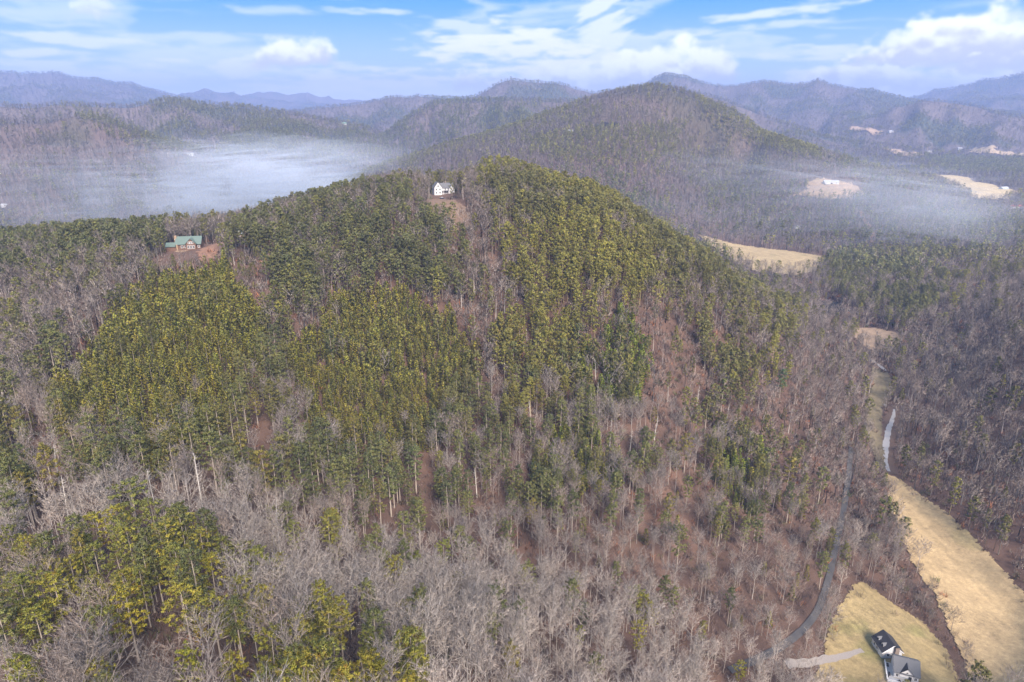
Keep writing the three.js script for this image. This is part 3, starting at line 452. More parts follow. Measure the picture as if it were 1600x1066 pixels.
// ---------------------------------------------------------------- buildings
const WHITE = std([.53, .54, .56], .6), TRIM = std([.82, .82, .83], .5), GLASS = std([.03, .035, .045], .08), SLATE = std([.04, .041, .05], .75, { map: litterTex }), GREYROOF = std([.16, .17, .19], .8, { map: litterTex }), STONE = std([.30, .25, .22], .9, { map: litterTex }), DARK = std([.02, .02, .022], .6), DECK = std([.36, .36, .37], .8);
function prism(pts, z0, z1) {      // outline in x, y pushed from z0 to z1
  const s = new THREE.Shape(pts.map(([x, y]) => new THREE.Vector2(x, y))), g = new THREE.ExtrudeGeometry(s, { depth: z1 - z0, bevelEnabled: false }); g.translate(0, 0, z0); return g;
}
function bx(w, h, d, x, y, z) { const g = new THREE.BoxGeometry(w, h, d); g.translate(x, y, z); return g; }
function slope(x0, y0, x1, y1, z0, z1, t) { const d = nrm([x1 - x0, y1 - y0, 0]), n = [-d[1], d[0]], k = n[1] < 0 ? -1 : 1; return prism([[x0, y0], [x1, y1], [x1 + n[0] * t * k, y1 + n[1] * t * k], [x0 + n[0] * t * k, y0 + n[1] * t * k]], z0, z1); }
function windowAt(parent, x, y, z, w, h, turn = 0) { const g = new THREE.Group(); g.name = 'window'; g.position.set(x, y, z); g.rotation.y = turn; parent.add(g); mesh('pane', bx(w, h, .04, 0, 0, .03), GLASS, g); mesh('frame', bx(w + .24, .12, .1, 0, h / 2 + .06, .03), TRIM, g); mesh('frame', bx(w + .24, .12, .1, 0, -h / 2 - .06, .03), TRIM, g); mesh('frame', bx(.12, h, .1, -w / 2 - .06, 0, .03), TRIM, g); mesh('frame', bx(.12, h, .1, w / 2 + .06, 0, .03), TRIM, g); mesh('sash', bx(.06, h, .08, 0, 0, .04), TRIM, g); return g; }
// gable house: ridge along local x; w along the ridge, d across
function gable(o, w, d, e, p, wall, roofMat, over = .4) {
  const turn = (g) => { g.rotateY(Math.PI / 2); return g; };
  mesh('wall', turn(prism([[-d / 2, -2.5], [d / 2, -2.5], [d / 2, e], [0, p], [-d / 2, e]], -w / 2, w / 2)), wall, o);
  const k = (p - e) / (d / 2), roof = new THREE.Group(); roof.name = 'roof'; o.add(roof);
  mesh('roof_slope', turn(slope(-d / 2 - over, e - k * over + .04, 0, p + .04, -w / 2 - over, w / 2 + over, .16)), roofMat, roof); mesh('roof_slope', turn(slope(d / 2 + over, e - k * over + .04, 0.004, p + .04, -w / 2 - over, w / 2 + over, .16)), roofMat, roof);
  return roof;
}
// white house by the field: garage wing with two dormers, and main house with a front gable and railed deck
{
  const hy = height(145, -211) + .1, o = base('white_house', new THREE.Vector3(145.2, hy, -211.4)); tag(o, 'white house with dark roofs, two dormers and a railed deck on the lawn', 'house'); HOUSES.push([145, -206, 14], [143, -190, 13]);
  const wing = new THREE.Group(); wing.name = 'garage_wing'; wing.rotation.y = Math.PI / 2; o.add(wing);
  // the wing's ridge runs towards the camera
  const turnW = (g) => g;
  mesh('wall', prism([[-3.7, -2.5], [3.7, -2.5], [3.7, 3.3], [0, 6.4], [-3.7, 3.3]], -4, 4), WHITE, o); wing.removeFromParent();
  const r = new THREE.Group(); r.name = 'roof'; o.add(r);
  mesh('roof_slope', slope(-4.1, 3.3 - .33 + .04, 0, 6.44, -4.3, 4.25, .16), SLATE, r); mesh('roof_slope', slope(4.1, 3.3 - .33 + .04, .004, 6.44, -4.3, 4.25, .16), SLATE, r);
  for (const z of [-1.9, 1.5]) {
    const d = new THREE.Group(); d.name = 'dormer'; d.position.set(-2.3, 4.3, z); o.add(d);
    const t = (g) => { g.rotateY(-Math.PI / 2); return g; };
    mesh('dormer_wall', t(prism([[-.75, -.7], [.75, -.7], [.75, .55], [0, 1.15], [-.75, .55]], -1.6, .55)), TRIM, d);
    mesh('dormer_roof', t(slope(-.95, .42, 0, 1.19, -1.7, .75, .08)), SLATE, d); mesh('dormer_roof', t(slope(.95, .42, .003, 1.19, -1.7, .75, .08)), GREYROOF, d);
    mesh('dormer_window', bx(.05, .8, .8, -.57, .05, 0), GLASS, d);
  }
  const bargeMat = TRIM; mesh('barge_board', slope(-4.1, 2.97 - .2, 0, 6.2, 4.25, 4.33, .22), bargeMat, o); mesh('barge_board', slope(4.1, 2.97 - .2, .004, 6.2, 4.25, 4.33, .22), bargeMat, o);
  mesh('chimney', bx(1.5, 8.3, .9, 1.1, 1.9, 4.5), STONE, o); mesh('chimney_cap', bx(1.7, .2, 1.1, 1.1, 6.15, 4.5), DARK, o);
  windowAt(o, -1.6, 1.9, 4.0, .9, 1.2); windowAt(o, -3.7, 1.8, -2, .9, 1.2, -Math.PI / 2); windowAt(o, -3.7, 1.8, 0, .9, 1.2, -Math.PI / 2);
  const gd = mesh('garage_door', bx(.08, 2.2, 2.4, -3.74, 1.1, 2.4), TRIM, o);
  // main house
  const m = new THREE.Group(); m.name = 'main_wing'; m.position.set(1.35, .2, 10.3); m.rotation.y = -.379; o.add(m);
  const body = prism([[-3.2, -2.6], [4.6, -2.6], [4.6, 3.0], [0, 5.9], [-3.2, 3.9]], -4, 4); body.rotateY(-Math.PI / 2); mesh('wall', body, WHITE, m);
  const tt = (g) => { g.rotateY(-Math.PI / 2); return g; };
  mesh('roof_slope', tt(slope(5.1, 2.72, 0, 5.95, -4.4, 4.4, .16)), GREYROOF, m); mesh('roof_slope', tt(slope(-3.6, 3.7, -.004, 5.95, -4.4, 4.4, .16)), GREYROOF, m);
  mesh('gable_wall', prism([[-2.1, 1.4], [2.1, 1.4], [2.1, 3.1], [0, 5.2], [-2.1, 3.1]], 1.2, 4.75), TRIM, m);
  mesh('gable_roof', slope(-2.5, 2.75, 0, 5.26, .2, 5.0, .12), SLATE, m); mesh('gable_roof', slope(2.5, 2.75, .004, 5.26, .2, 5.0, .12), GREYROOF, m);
  windowAt(m, 0, 3.5, 4.75, .55, .7); windowAt(m, -3, 1.5, 4.6, .8, 1.2); windowAt(m, 3, 1.5, 4.6, .8, 1.2); windowAt(m, -4, 1.6, 2, .8, 1.2, -Math.PI / 2); mesh('front_door', bx(1, 2.1, .08, 1.2, 1.05, 4.8), DARK, m);
  // deck round the left and the front, with posts and rails
  const dk = new THREE.Group(); dk.name = 'deck'; m.add(dk);
  mesh('deck_floor', bx(2.4, .22, 10.4, -5.2, .1, 2.6), DECK, dk); mesh('deck_floor', bx(13.2, .22, 3.0, 2.6, .104, 6.28), DECK, dk);
  for (let i = 0; i <= 8; i++) mesh('post', bx(.12, 1.1, .12, -6.3, .75, -2.4 + i * 1.27), TRIM, dk);
  for (let i = 1; i <= 10; i++) mesh('post', bx(.12, 1.1, .12, -6.3 + i * 1.5, .75, 7.7), TRIM, dk);
  for (const y of [.55, .9, 1.28]) { mesh('rail', bx(.1, .1, 10.2, -6.3, y, 2.65), TRIM, dk); mesh('rail', bx(15.0, .1, .1, 1.25, y + .003, 7.7), TRIM, dk); }
  mesh('skirting', bx(.06, 2.4, 10.2, -6.22, -1.2, 2.6), TRIM, dk); mesh('skirting', bx(15.2, 2.4, .06, 1.3, -1.2, 7.64), TRIM, dk);
  mesh('stair_wall', bx(.5, 2.2, 3.4, 8.9, .3, 6.4), TRIM, dk);
  for (const [x, z] of [[-5.4, -.8], [-5.3, 3.8], [-2.2, 6.6]]) mesh('bench', bx(.6, .5, 1.5, x, .5, z), DARK, dk);
  for (const [x, z] of [[-5.9, 5.2], [6.6, 7.0]]) mesh('planter', new THREE.CylinderGeometry(.38, .28, .7, 10).translate(x, .56, z), DARK, dk);
}
function simpleHouse(name, label, px, py, w, d, e, p, turn, wall, roofMat, extra) {
  if (name === 'small_house' && w >= 14) { w *= .7; d *= .75; e *= .8; p *= .75; } const q = at(px, py), o = base(name, q, turn); tag(o, label, name.includes('barn') ? 'barn' : name.includes('shed') ? 'shed' : 'house'); gable(o, w, d, e, p, wall, roofMat);
  for (const x of [-.32, 0, .32]) if (!(extra?.door && x === 0)) windowAt(o, x * w, e * .55, d / 2, Math.min(1.4, w * .1), e * .34);
  mesh('door', bx(extra?.door ?? 1.1, Math.min(2.3, e * .75), .1, extra?.door ? 0 : w * .16, Math.min(2.3, e * .75) / 2, d / 2 + .02), DARK, o);
  HOUSES.push([q.x, q.z, Math.max(w, d) * .75 + 3]); return o;
}
{ // white hilltop house
  const q = at(690, 303), o = base('hilltop_house', q, .35); tag(o, 'white gabled house with grey roof on the hilltop above the red bank', 'house'); HOUSES.push([q.x, q.z, 15], [q.x - 2, q.z + 14, 13], [q.x + 5, q.z + 26, 11]);
  const mb = new THREE.Group(); mb.name = 'main_body'; mb.position.set(2.4, 0, -.6); o.add(mb); gable(mb, 14.5, 8.6, 5.2, 8.8, WHITE, GREYROOF);
  const rw = new THREE.Group(); rw.name = 'side_wing'; rw.position.set(7.2, 0, 2.6); rw.rotation.y = Math.PI / 2; o.add(rw); gable(rw, 6, 5, 4.4, 7.2, WHITE, GREYROOF, .3); for (const y of [1.8, 4.2]) windowAt(o, 7.2, y, 5.6, 1.2, 1.3);
  const w = new THREE.Group(); w.name = 'front_wing'; w.position.set(-4.6, 0, 3.4); w.rotation.y = Math.PI / 2; o.add(w); const b = new THREE.Group(); w.add(b); b.name = 'wing_body'; b.removeFromParent(); gable(w, 7.5, 6.4, 6.2, 10.4, WHITE, GREYROOF, .35);
  for (const y of [1.9, 4.6, 7.2]) for (const x of [-1.5, 1.5]) if (y < 7 || x < 0) windowAt(o, -4.6 + (y > 7 ? 0 : x), y, 7.16, 1.2, 1.5);
  windowAt(o, 2.2, 1.8, 4.0, 1.2, 1.4); windowAt(o, 2.2, 4.2, 4.0, 1.2, 1.4); mesh('chimney', bx(1, 3, 1, 3.6, 8.6, -.6), STONE, o); mesh('porch_roof', bx(5.4, .2, 2.4, 2.1, 3.0, 5.25), GREYROOF, o); mesh('porch_post', bx(.2, 3, .2, 4.5, 1.5, 6.2), TRIM, o); mesh('porch_post', bx(.2, 3, .2, .2, 1.5, 6.2), TRIM, o);
  mesh('retaining_wall', bx(15, 2.2, .5, -9, -1.3, 10), std([.5, .44, .36], .9, { map: litterTex }), o);
  const s = at(691, 312), c = base('parked_car', s.clone().add(new THREE.Vector3(0, .05, 0)), .2); tag(c, 'dark car with a pale roof parked below the white hilltop house', 'car');
  const body = new THREE.Shape(); [[-2.3, .45], [2.3, .45], [2.35, .9], [1.3, 1.05], [.7, 1.55], [-1.2, 1.6], [-2.2, 1.05]].forEach(([x, y], i) => i ? body.lineTo(x, y) : body.moveTo(x, y)); const bg = new THREE.ExtrudeGeometry(body, { depth: 1.6, bevelSize: .08, bevelThickness: .08, bevelSegments: 2 }); bg.translate(0, 0, -.8); mesh('car_body', bg, std([.03, .035, .06], .3, { metalness: .3 }), c);
  mesh('car_roof', bx(1.7, .06, 1.5, -.25, 1.7, 0), WHITE, c); for (const x of [-1.4, 1.4]) for (const z of [-.8, .8]) { const g = new THREE.CylinderGeometry(.36, .36, .24, 14); g.rotateX(Math.PI / 2); g.translate(x, .36, z); mesh('wheel', g, DARK, c); }
}
{ // log house with green roof
  const q = at(298, 389), o = base('log_house', q, .18); tag(o, 'brown log house with a pale green roof on the left ridge', 'house'); HOUSES.push([q.x, q.z, 15], [q.x + 3, q.z + 16, 13], [q.x + 9, q.z + 31, 13]);
  const LOG = std([.20, .12, .085], .85, { map: litterTex }), GREEN = std([.10, .145, .13], .8), TAN = std([.30, .215, .145], .9);
  gable(o, 15, 9, 4.4, 8.4, LOG, GREEN, .7);
  const w = new THREE.Group(); w.name = 'front_gable'; w.position.set(2, 0, 3.2); w.rotation.y = Math.PI / 2; o.add(w); gable(w, 6, 6.2, 4.6, 7.8, LOG, GREEN, .5);
  for (const x of [-1.6, 0, 1.6]) { windowAt(o, 2 + x, 2.3, 6.2, 1.1, 1.9); windowAt(o, 2 + x * .7, 5.2, 6.2, .8, 1.2); } windowAt(o, -4, 2.4, 4.5, 1.2, 1.4); windowAt(o, -1.8, 2.4, 4.5, 1.0, 1.4); windowAt(o, 6.4, 2.4, 4.5, 1.0, 1.4);
  mesh('chimney', bx(1.3, 10.5, 1.5, -8.2, 4, .6), TAN, o); const l = new THREE.Group(); l.name = 'side_wing'; l.position.set(-11.2, 0, .5); o.add(l); gable(l, 6, 6, 2.6, 4.6, LOG, GREEN, .5);
  mesh('deck_floor', bx(17, .3, 3, 1, .2, 8.1), TAN, o); for (let i = 0; i < 8; i++) mesh('deck_post', bx(.2, 3.6, .2, -7 + i * 2.3, -.6, 9.5), LOG, o); mesh('deck_rail', bx(17, .15, .15, 1, 1.25, 9.5), LOG, o); mesh('corner_pier', bx(.9, 6, .9, -6.9, 1, 5.0), TAN, o);
}
const TIN = std([.40, .42, .46], .5), RED = std([.45, .09, .07], .7), BLUEG = std([.42, .50, .55], .7);
{ const b = simpleHouse('white_barn', 'long white barn with pale roof in the pale hillside clearing', 1298, 288, 26, 10, 4, 6.6, -.1, WHITE, TIN, { door: 3.4 }); mesh('lean_to', bx(9, 2.6, 4, -8, 1.1, 7.2), WHITE, b); }
simpleHouse('small_house', 'small white house in the woods between the pasture and the barn', 1245, 357, 14, 8, 3, 5.2, .3, WHITE, TIN);
simpleHouse('small_house', 'small grey roofed house behind the right crest of the knoll', 864, 276, 11, 8, 3.4, 6, -.2, std([.45, .45, .47], .8), GREYROOF);
simpleHouse('small_house', 'white roofed house among bare trees right of the log house', 384, 370, 10, 7, 2.6, 4.4, .1, LOGGY(), TIN);
function LOGGY() { return std([.3, .2, .15], .9); }
simpleHouse('small_house', 'white house in the mist at the far side of the left valley', 298, 243, 22, 10, 4, 6.5, 0, WHITE, TIN);
simpleHouse('small_house', 'white house in the mist at the left edge', 8, 322, 16, 9, 3.2, 5.2, .1, WHITE, TIN);
simpleHouse('small_house', 'tiny white house on the left shoulder of the central peak', 891, 207, 16, 10, 4, 7, 0, WHITE, TIN);
simpleHouse('small_house', 'tiny pale house left of the cliff ridge, the left one of a pair', 538, 195, 22, 12, 5, 9, .2, WHITE, std([.3, .55, .45], .6));
simpleHouse('small_house', 'tiny pale house left of the cliff ridge, the right one of a pair', 553, 194, 22, 12, 5, 9, -.1, WHITE, TIN);
simpleHouse('blue_shed', 'blue grey shed at the corner of the pale yellow field', 1568, 297, 18, 10, 4.5, 7, .3, BLUEG, TIN, { door: 3 });
simpleHouse('red_barn', 'low barn with a bright red roof at the right edge', 1586, 325, 24, 9, 3.4, 5.6, .15, WHITE, RED, { door: 3 });
simpleHouse('small_house', 'tiny white house left of the pale field at far right', 1500, 233, 26, 12, 5, 8, 0, WHITE, TIN);
simpleHouse('small_house', 'tiny white house beside the curved tan field', 1452, 238, 24, 12, 5, 8, .2, WHITE, TIN);
simpleHouse('small_house', 'tiny white house left of the tan field in the far valley', 1392, 207, 30, 14, 6, 10, .1, WHITE, TIN);
const nearHouse = (x, z) => HOUSES.some(([a, b, r]) => (x - a) ** 2 + (z - b) ** 2 < r * r);

// ---------------------------------------------------------------- planting
const skylineT = new Float32Array(AZ.length * NR);   // steepest sight line up to each ground vertex: what lies lower is hidden behind a hill
for (let i = 0; i < AZ.length; i++) { let m = -9; for (let j = 0; j < NR; j++) { skylineT[i * NR + j] = m; m = Math.max(m, (HG[i * NR + j] - CAM_Y) / (R0 * Math.exp(j * DLR))); } }
function hidden(x, y, z) { const az = Math.atan2(x, -z), r = Math.hypot(x, z), i = AZ0 + clamp(Math.round((az + A_IN) / (2 * A_IN) * N_IN), 0, N_IN), j = clamp(Math.floor((Math.log(r) - LR0) / DLR) - 1, 0, NR - 1); return (y - CAM_Y) / r < skylineT[i * NR + j] - 14 / r; }

const rnd = rngOf(77), trees = [];   // {k kind, x, y, z, s scale, w width, turn, r, c colour, where}
function plant(k, x, z, h, where, c, w = 1) { const y = height(x, z) - .25; trees.push({ k, x, y, z, s: h / UNIT[k], w, turn: rnd() * 6.283, r: Math.hypot(x, z), c, where, v: Math.floor(rnd() * 64) }); }
const jit = (a) => 1 + (rnd() - .5) * 2 * a;
function pineTone(z, x, zz) {
  const t = fbm(x / 55 + 5, zz / 55, 2), warm = clamp((z?.warm ?? 0) * smooth(.35, .65, t) + (rnd() < .14 ? .7 : 0), 0, 1), cool = (z?.cool ?? 0) * (.4 + .6 * rnd()), k = jit(.3);
  return [k * lerp(lerp(.95, 1.35, warm), .62, cool), k * lerp(lerp(.98, 1.35, warm), .80, cool), k * lerp(lerp(1.0, .85, warm), 1.05, cool)];
}
function bareTone(z) { const k = jit(.22) * (z?.dark ?? (z?.big ? 1.36 : .88)), w = (z?.warmb ?? (z?.big ? 0 : .5)) * rnd(); return [k * lerp(1, .92, w), k * lerp(.98, .80, w), k * lerp(.98, .76, w)]; }
const placedAt = [];
// single trees that can be told apart
const SINGLES = [
  ['crowned', 150, 828, 16, 'yellow green pine standing alone above grey treetops at the left', [1.75, 1.6, .75]], ['crowned', 207, 788, 20, 'broad mid green pine just behind the lone yellow green pine', [1.15, 1.2, .9], 1.15],
  ['crowned', 316, 853, 15, 'yellow green pine at the back of a cluster of three above the corner wood', [1.5, 1.4, .7]], ['crowned', 331, 894, 14, 'round bright yellow green pine in front of its cluster of three', [1.8, 1.65, .7], 1.05], ['crowned', 352, 862, 14, 'darker olive pine at the right of a cluster of three', [1.0, 1.05, .7]],
  ['crowned', 438, 884, 13, 'small round yellow green pine among grey treetops, right of the cluster', [1.6, 1.5, .7]], ['crowned', 459, 838, 15, 'pale green pine at the upper edge of the grey treetops', [1.3, 1.35, .95]], ['crowned', 512, 826, 18, 'yellowish pine with a spreading crown beside the ravine', [1.4, 1.35, .85]],
  ['pine', 578, 858, 18, 'slender grey green pine left of the round crowned pine', [1.0, 1.1, 1.2]], ['crowned', 617, 896, 17, 'large round crowned yellow green pine amid grey treetops in the middle', [1.65, 1.5, .8], 1.1], ['pine', 652, 880, 15, 'mid green pine touching the round crowned pine on its right', [1.0, 1.15, .8]], ['crowned', 692, 862, 15, 'fresh green pine at the edge of the red ravine', [1.25, 1.35, .8]],
  ['pine', 906, 992, 12, 'small narrow green pine among grey treetops near the bottom', [1.2, 1.3, .8]], ['crowned', 1156, 1048, 12, 'rounded yellow green pine at the bottom edge near the lane', [1.7, 1.6, .8]], ['pine', 1098, 985, 14, 'thin pale green pine near the bottom right of the grey treetops', [1.2, 1.2, .9]],
  ['crowned', 288, 948, 19, 'tall yellow green pine with a bare trunk in the corner wood', [1.5, 1.35, .7]], ['crowned', 200, 958, 18, 'yellow green pine with a ragged crown at the centre of the corner wood', [1.7, 1.5, .6]], ['crowned', 88, 930, 17, 'wide topped yellow green pine at the upper left of the corner wood', [1.5, 1.4, .65], 1.15], ['crowned', 62, 985, 16, 'olive green pine at the left of the corner wood', [1.2, 1.2, .65], 1.1],
  ['young', 312, 982, 9, 'small golden yellow sapling beside the tall bare trunked pine', [2.0, 1.5, .6]], ['crowned', 512, 985, 17, 'dull olive pine at the right end of the corner wood', [1.25, 1.15, .75]], ['crowned', 425, 1015, 15, 'mossy green pine low in the corner wood', [1.2, 1.15, .6]], ['crowned', 300, 1045, 13, 'bright green pine at the bottom edge of the corner wood', [1.5, 1.5, .6]], ['crowned', 365, 1052, 12, 'light yellow pine cut by the bottom edge', [1.8, 1.6, .7]],
  ['pine', 1222, 592, 20, 'dark blue green pine at the right foot of the knoll', [.55, .85, 1.1], 1.2], ['pine', 608, 755, 23, 'tallest grey green pine of the group in front of the middle stand', [.95, 1.1, 1.25], 1.2], ['pine', 648, 722, 23, 'tall blue green pine behind the tallest of its group', [.85, 1.05, 1.2], 1.2], ['pine', 298, 690, 22, 'tall pale green pine at the foot of the left young stand', [1.1, 1.15, 1.1], 1.1], ['pine', 1072, 620, 18, 'lone pale green pine with a bare stem on the brown slope', [1.05, 1.1, 1.0]], ['pine', 1015, 745, 12, 'small dark green pine alone on the brown slope', [.7, .9, .8]], ['pine', 1075, 760, 17, 'feathery pale pine on the brown slope above the lane', [1.0, 1.1, 1.0]], ['pine', 1186, 832, 17, 'grey green pine with a white stem near the lane', [.9, 1.05, 1.1]],
  ['young', 1296, 966, 4.5, 'dark conical evergreen shrub at the corner of the lawn', [.5, .7, .7], .8],
  ['bare', 1400, 640, 17, 'big round pale leafless tree leaning over the creek', [1.2, 1.15, 1.1], 1.3], ['bare', 1385, 896, 11, 'pale leaning leafless tree at the back edge of the lawn', [1.5, 1.45, 1.4], .8], ['bare', 1490, 970, 12, 'dark leafless tree with a broad crown between lawn and hay field', [.45, .42, .4], 1.35], ['bare', 1430, 940, 10, 'dark leafless tree at the middle of the hedgerow behind the lawn', [.5, .47, .45], 1.2], ['bare', 1262, 1000, 11, 'white stemmed leafless tree in front of the lane bend', [1.5, 1.5, 1.5], .8], ['bare', 1315, 905, 14, 'silvery leafless tree on the near side of the lane', [1.3, 1.25, 1.2], 1.1], ['bare', 1340, 838, 16, 'silvery leafless tree with dense twigs behind the lane', [1.35, 1.3, 1.25], 1.15], ['bare', 1345, 780, 17, 'tall silvery leafless tree where lane and field come close', [1.25, 1.22, 1.2], 1.2],
  ...[[31, 735, 17, 'grey dead trunk with long side branches at the left edge'], [88, 738, 19, 'dead white trunk with a forked top beside the red earth track'], [100, 785, 17, 'leaning dead trunk in front of the red earth track'], [238, 768, 15, 'short dead trunk behind the broad green pine'], [310, 755, 20, 'tall white dead trunk standing over the red ravine at left'], [824, 530, 12, 'dead white tree with short branches on the knoll'], [931, 577, 13, 'slim dead trunk beside the fresh green strip'], [934, 613, 13, 'pale dead trunk just below the fresh green strip'], [953, 676, 16, 'dead trunk above the low fresh green patch'], [1023, 675, 17, 'bright dead trunk on the brown slope'], [829, 645, 14, 'thin dead trunk in the wooded slope below the knoll'], [1044, 616, 10, 'short dead trunk left of the lone pale pine'], [1090, 622, 14, 'pale dead trunk right of the lone pale pine'], [1137, 645, 12, 'dead stem above the right fresh green patch'], [985, 690, 14, 'dead trunk near the middle of the brown slope edge'], [745, 755, 15, 'dead trunk in the mixed band under the middle stand']].map(([x, y, h, l]) => ['snag', x, y, h, l, [1.15, 1.15, 1.15]]),
];
for (const [k, px, py, h, label, c, w = 1] of SINGLES) { const p = at(px, py, h * (k === 'snag' || k === 'bare' ? .5 : k === 'young' ? .5 : .68)); plant(k, p.x, p.z, h, '', k === 'crowned' ? [c[0] * .94, c[1], c[2] * 1.1] : c, k === 'crowned' ? w * 1.2 : w); trees[trees.length - 1].label = label; const q = Math.hypot(p.x, p.z); placedAt.push([p.x, p.z, h * .26], [p.x * (1 - 5.5 / q), p.z * (1 - 5.5 / q), h * .24], [p.x * (1 - 10 / q), p.z * (1 - 10 / q), h * .16]); }
const nearSingle = (x, z) => placedAt.some(([a, b, r]) => (x - a) ** 2 + (z - b) ** 2 < r * r);

function inView(u, v, m) { return u > -m && u < 1600 + m && v < 1066 + m; }
// near wood: every tree in its stand
for (let gz = -1050; gz < -40; gz += 2.6) for (let gx = -820; gx < 820; gx += 2.6) {
  const x = gx + rnd() * 2.6, z = gz + rnd() * 2.6, pick = rnd(), chance = rnd(), r = Math.hypot(x, z);
  if (r < 62 || r > 1000 || Math.abs(Math.atan2(x, -z)) > .76) continue;
  const y = height(x, z); let [u, v] = project(x, y + 7, z); if (!inView(u, v, 110)) continue;
  const du = (fbm(x / 22, z / 22, 3) - .5) * 62 + (fbm(x / 60, z / 60 + 33, 2) - .5) * 40, dv = (fbm(x / 22 + 60, z / 22, 3) - .5) * 46 + (fbm(x / 55 + 9, z / 55, 2) - .5) * 34, zn = zoneAt(ZONES, u + du, v + dv), z10 = zn && zn.young > .5 ? zn : null;
  let cell = z10 ? 3.15 : zn?.big ? 5.2 : (zn?.pine ?? 0) > .3 ? 4.4 : 4.3; if (!z10 && r > 620) cell = 5.2;
  if (chance > (2.6 * 2.6) / (cell * cell) * (zn?.d ?? .74)) continue;
  if (inField(x, z) || nearHouse(x, z) || onLine(x, z) || nearSingle(x, z) || hidden(x, y + 24, z)) continue;
  const w = zn?.where ?? 'on the wooded hills', tall = zn?.tall ?? 1;
  const vary = z10 ? 1 : .45 + 1.1 * smooth(.3, .68, fbm(x / 26 + 4, z / 26, 3)), yg = (zn?.young ?? .03) * (z10 ? 1 : 2 - vary), pn = (zn?.pine ?? (r > 600 ? .3 * pineShare(x, z, r) + .08 : .1)) * vary, cr = (zn?.crowned ?? 0) * vary;
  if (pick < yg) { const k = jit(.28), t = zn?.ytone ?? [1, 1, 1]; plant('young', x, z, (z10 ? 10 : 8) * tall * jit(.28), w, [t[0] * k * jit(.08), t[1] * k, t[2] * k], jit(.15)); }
  else if (pick < yg + pn) plant('pine', x, z, 18.5 * jit(.22) * tall, w, pineTone(zn, x, z), jit(.18));
  else if (pick < yg + pn + cr) { const k = jit(.22); plant('crowned', x, z, 15 * jit(.25), w, [1.3 * k * jit(.12), 1.3 * k, .74 * k], jit(.15)); }
  else if (rnd() < (zn?.slim ?? .25)) plant('slim', x, z, 17 * jit(.22) * tall, w, bareTone(zn), jit(.15));
  else plant(rnd() < .006 ? 'snag' : 'bare', x, z, 16 * jit(.25) * (zn?.short ?? 1) * (zn?.big ? 1.02 : 1), w, bareTone(zn), 1.05 * jit(.2));
}
// middle distance and far hills
function ring(r0, r1, cell, hs, ws) {
  const A = .74; for (let gz = -r1; gz < -r0 * .7; gz += cell) for (let gx = -r1 * .69; gx < r1 * .69; gx += cell) {
    const x = gx + rnd() * cell, z = gz + rnd() * cell, r = Math.hypot(x, z), pick = rnd(), c2 = rnd(); if (r < r0 || r >= r1 || Math.abs(Math.atan2(x, -z)) > A) continue;
    const y = height(x, z); if (hidden(x, y + 22, z)) continue; const [u, v] = project(x, y + 8, z); if (u < -90 || u > 1690) continue;
    const zn = zoneAt(r < 1150 ? ZONES : FAR_ZONES, u, v) ?? zoneAt(FAR_ZONES, u, v); if (c2 > (zn?.d ?? .95) || inField(x, z) || nearHouse(x, z)) continue;
    const pn = (zn ? lerp(zn.pine ?? .1, pineShare(x, z, r), .12) : .10 + .55 * pineShare(x, z, r));
    if (pick < pn) plant('pine', x, z, 17 * jit(.25) * hs, '', pineTone(zn, x, z), ws * jit(.15)); else plant(rnd() < .3 ? 'slim' : 'bare', x, z, 15 * jit(.25) * hs, '', shade(bareTone({ warmb: .15 }), r > 1700 ? .62 : .74), ws * 1.1 * jit(.15));
  }
}
ring(1000, 1700, 6.6, 1, 1.15); ring(1700, 3000, 9.5, 1, 1.4); ring(3000, 6600, 15, 1.05, 1.9); ring(6600, 10500, 27, 1.5, 2.6);

// ---------------------------------------------------------------- trees into the scene: the largest in view one by one, the rest as masses
const GEO = {}; for (const k in SHAPES) GEO[k] = SHAPES[k].map((list) => list.map(({ T, L }) => ({ trunk: k === 'brush' ? null : T.build(), crown: L.build(), whole: merged([T, L]) })));
const NAME = { pine: 'pine_tree', crowned: 'yellow_pine_tree', young: 'young_pine_tree', bare: 'bare_tree', slim: 'slender_bare_tree', snag: 'dead_tree' };
const CAT = { pine: 'pine tree', crowned: 'pine tree', young: 'young pine tree', bare: 'bare tree', slim: 'bare tree', snag: 'dead tree' };
const LOOK = { pine: 'olive pine', crowned: 'yellow green pine', young: 'young bushy pine', bare: 'wide leafless tree', slim: 'slender leafless tree', snag: 'dead grey trunk' };
const lodOf = (t) => (t.r < 330 ? 0 : t.r < 900 ? 1 : 2);
const PART = { pine: ['trunk', 'crown'], crowned: ['trunk', 'crown'], young: ['trunk', 'crown'], bare: ['trunk', 'branches'], slim: ['trunk', 'branches'], snag: ['trunk', 'branches'] };
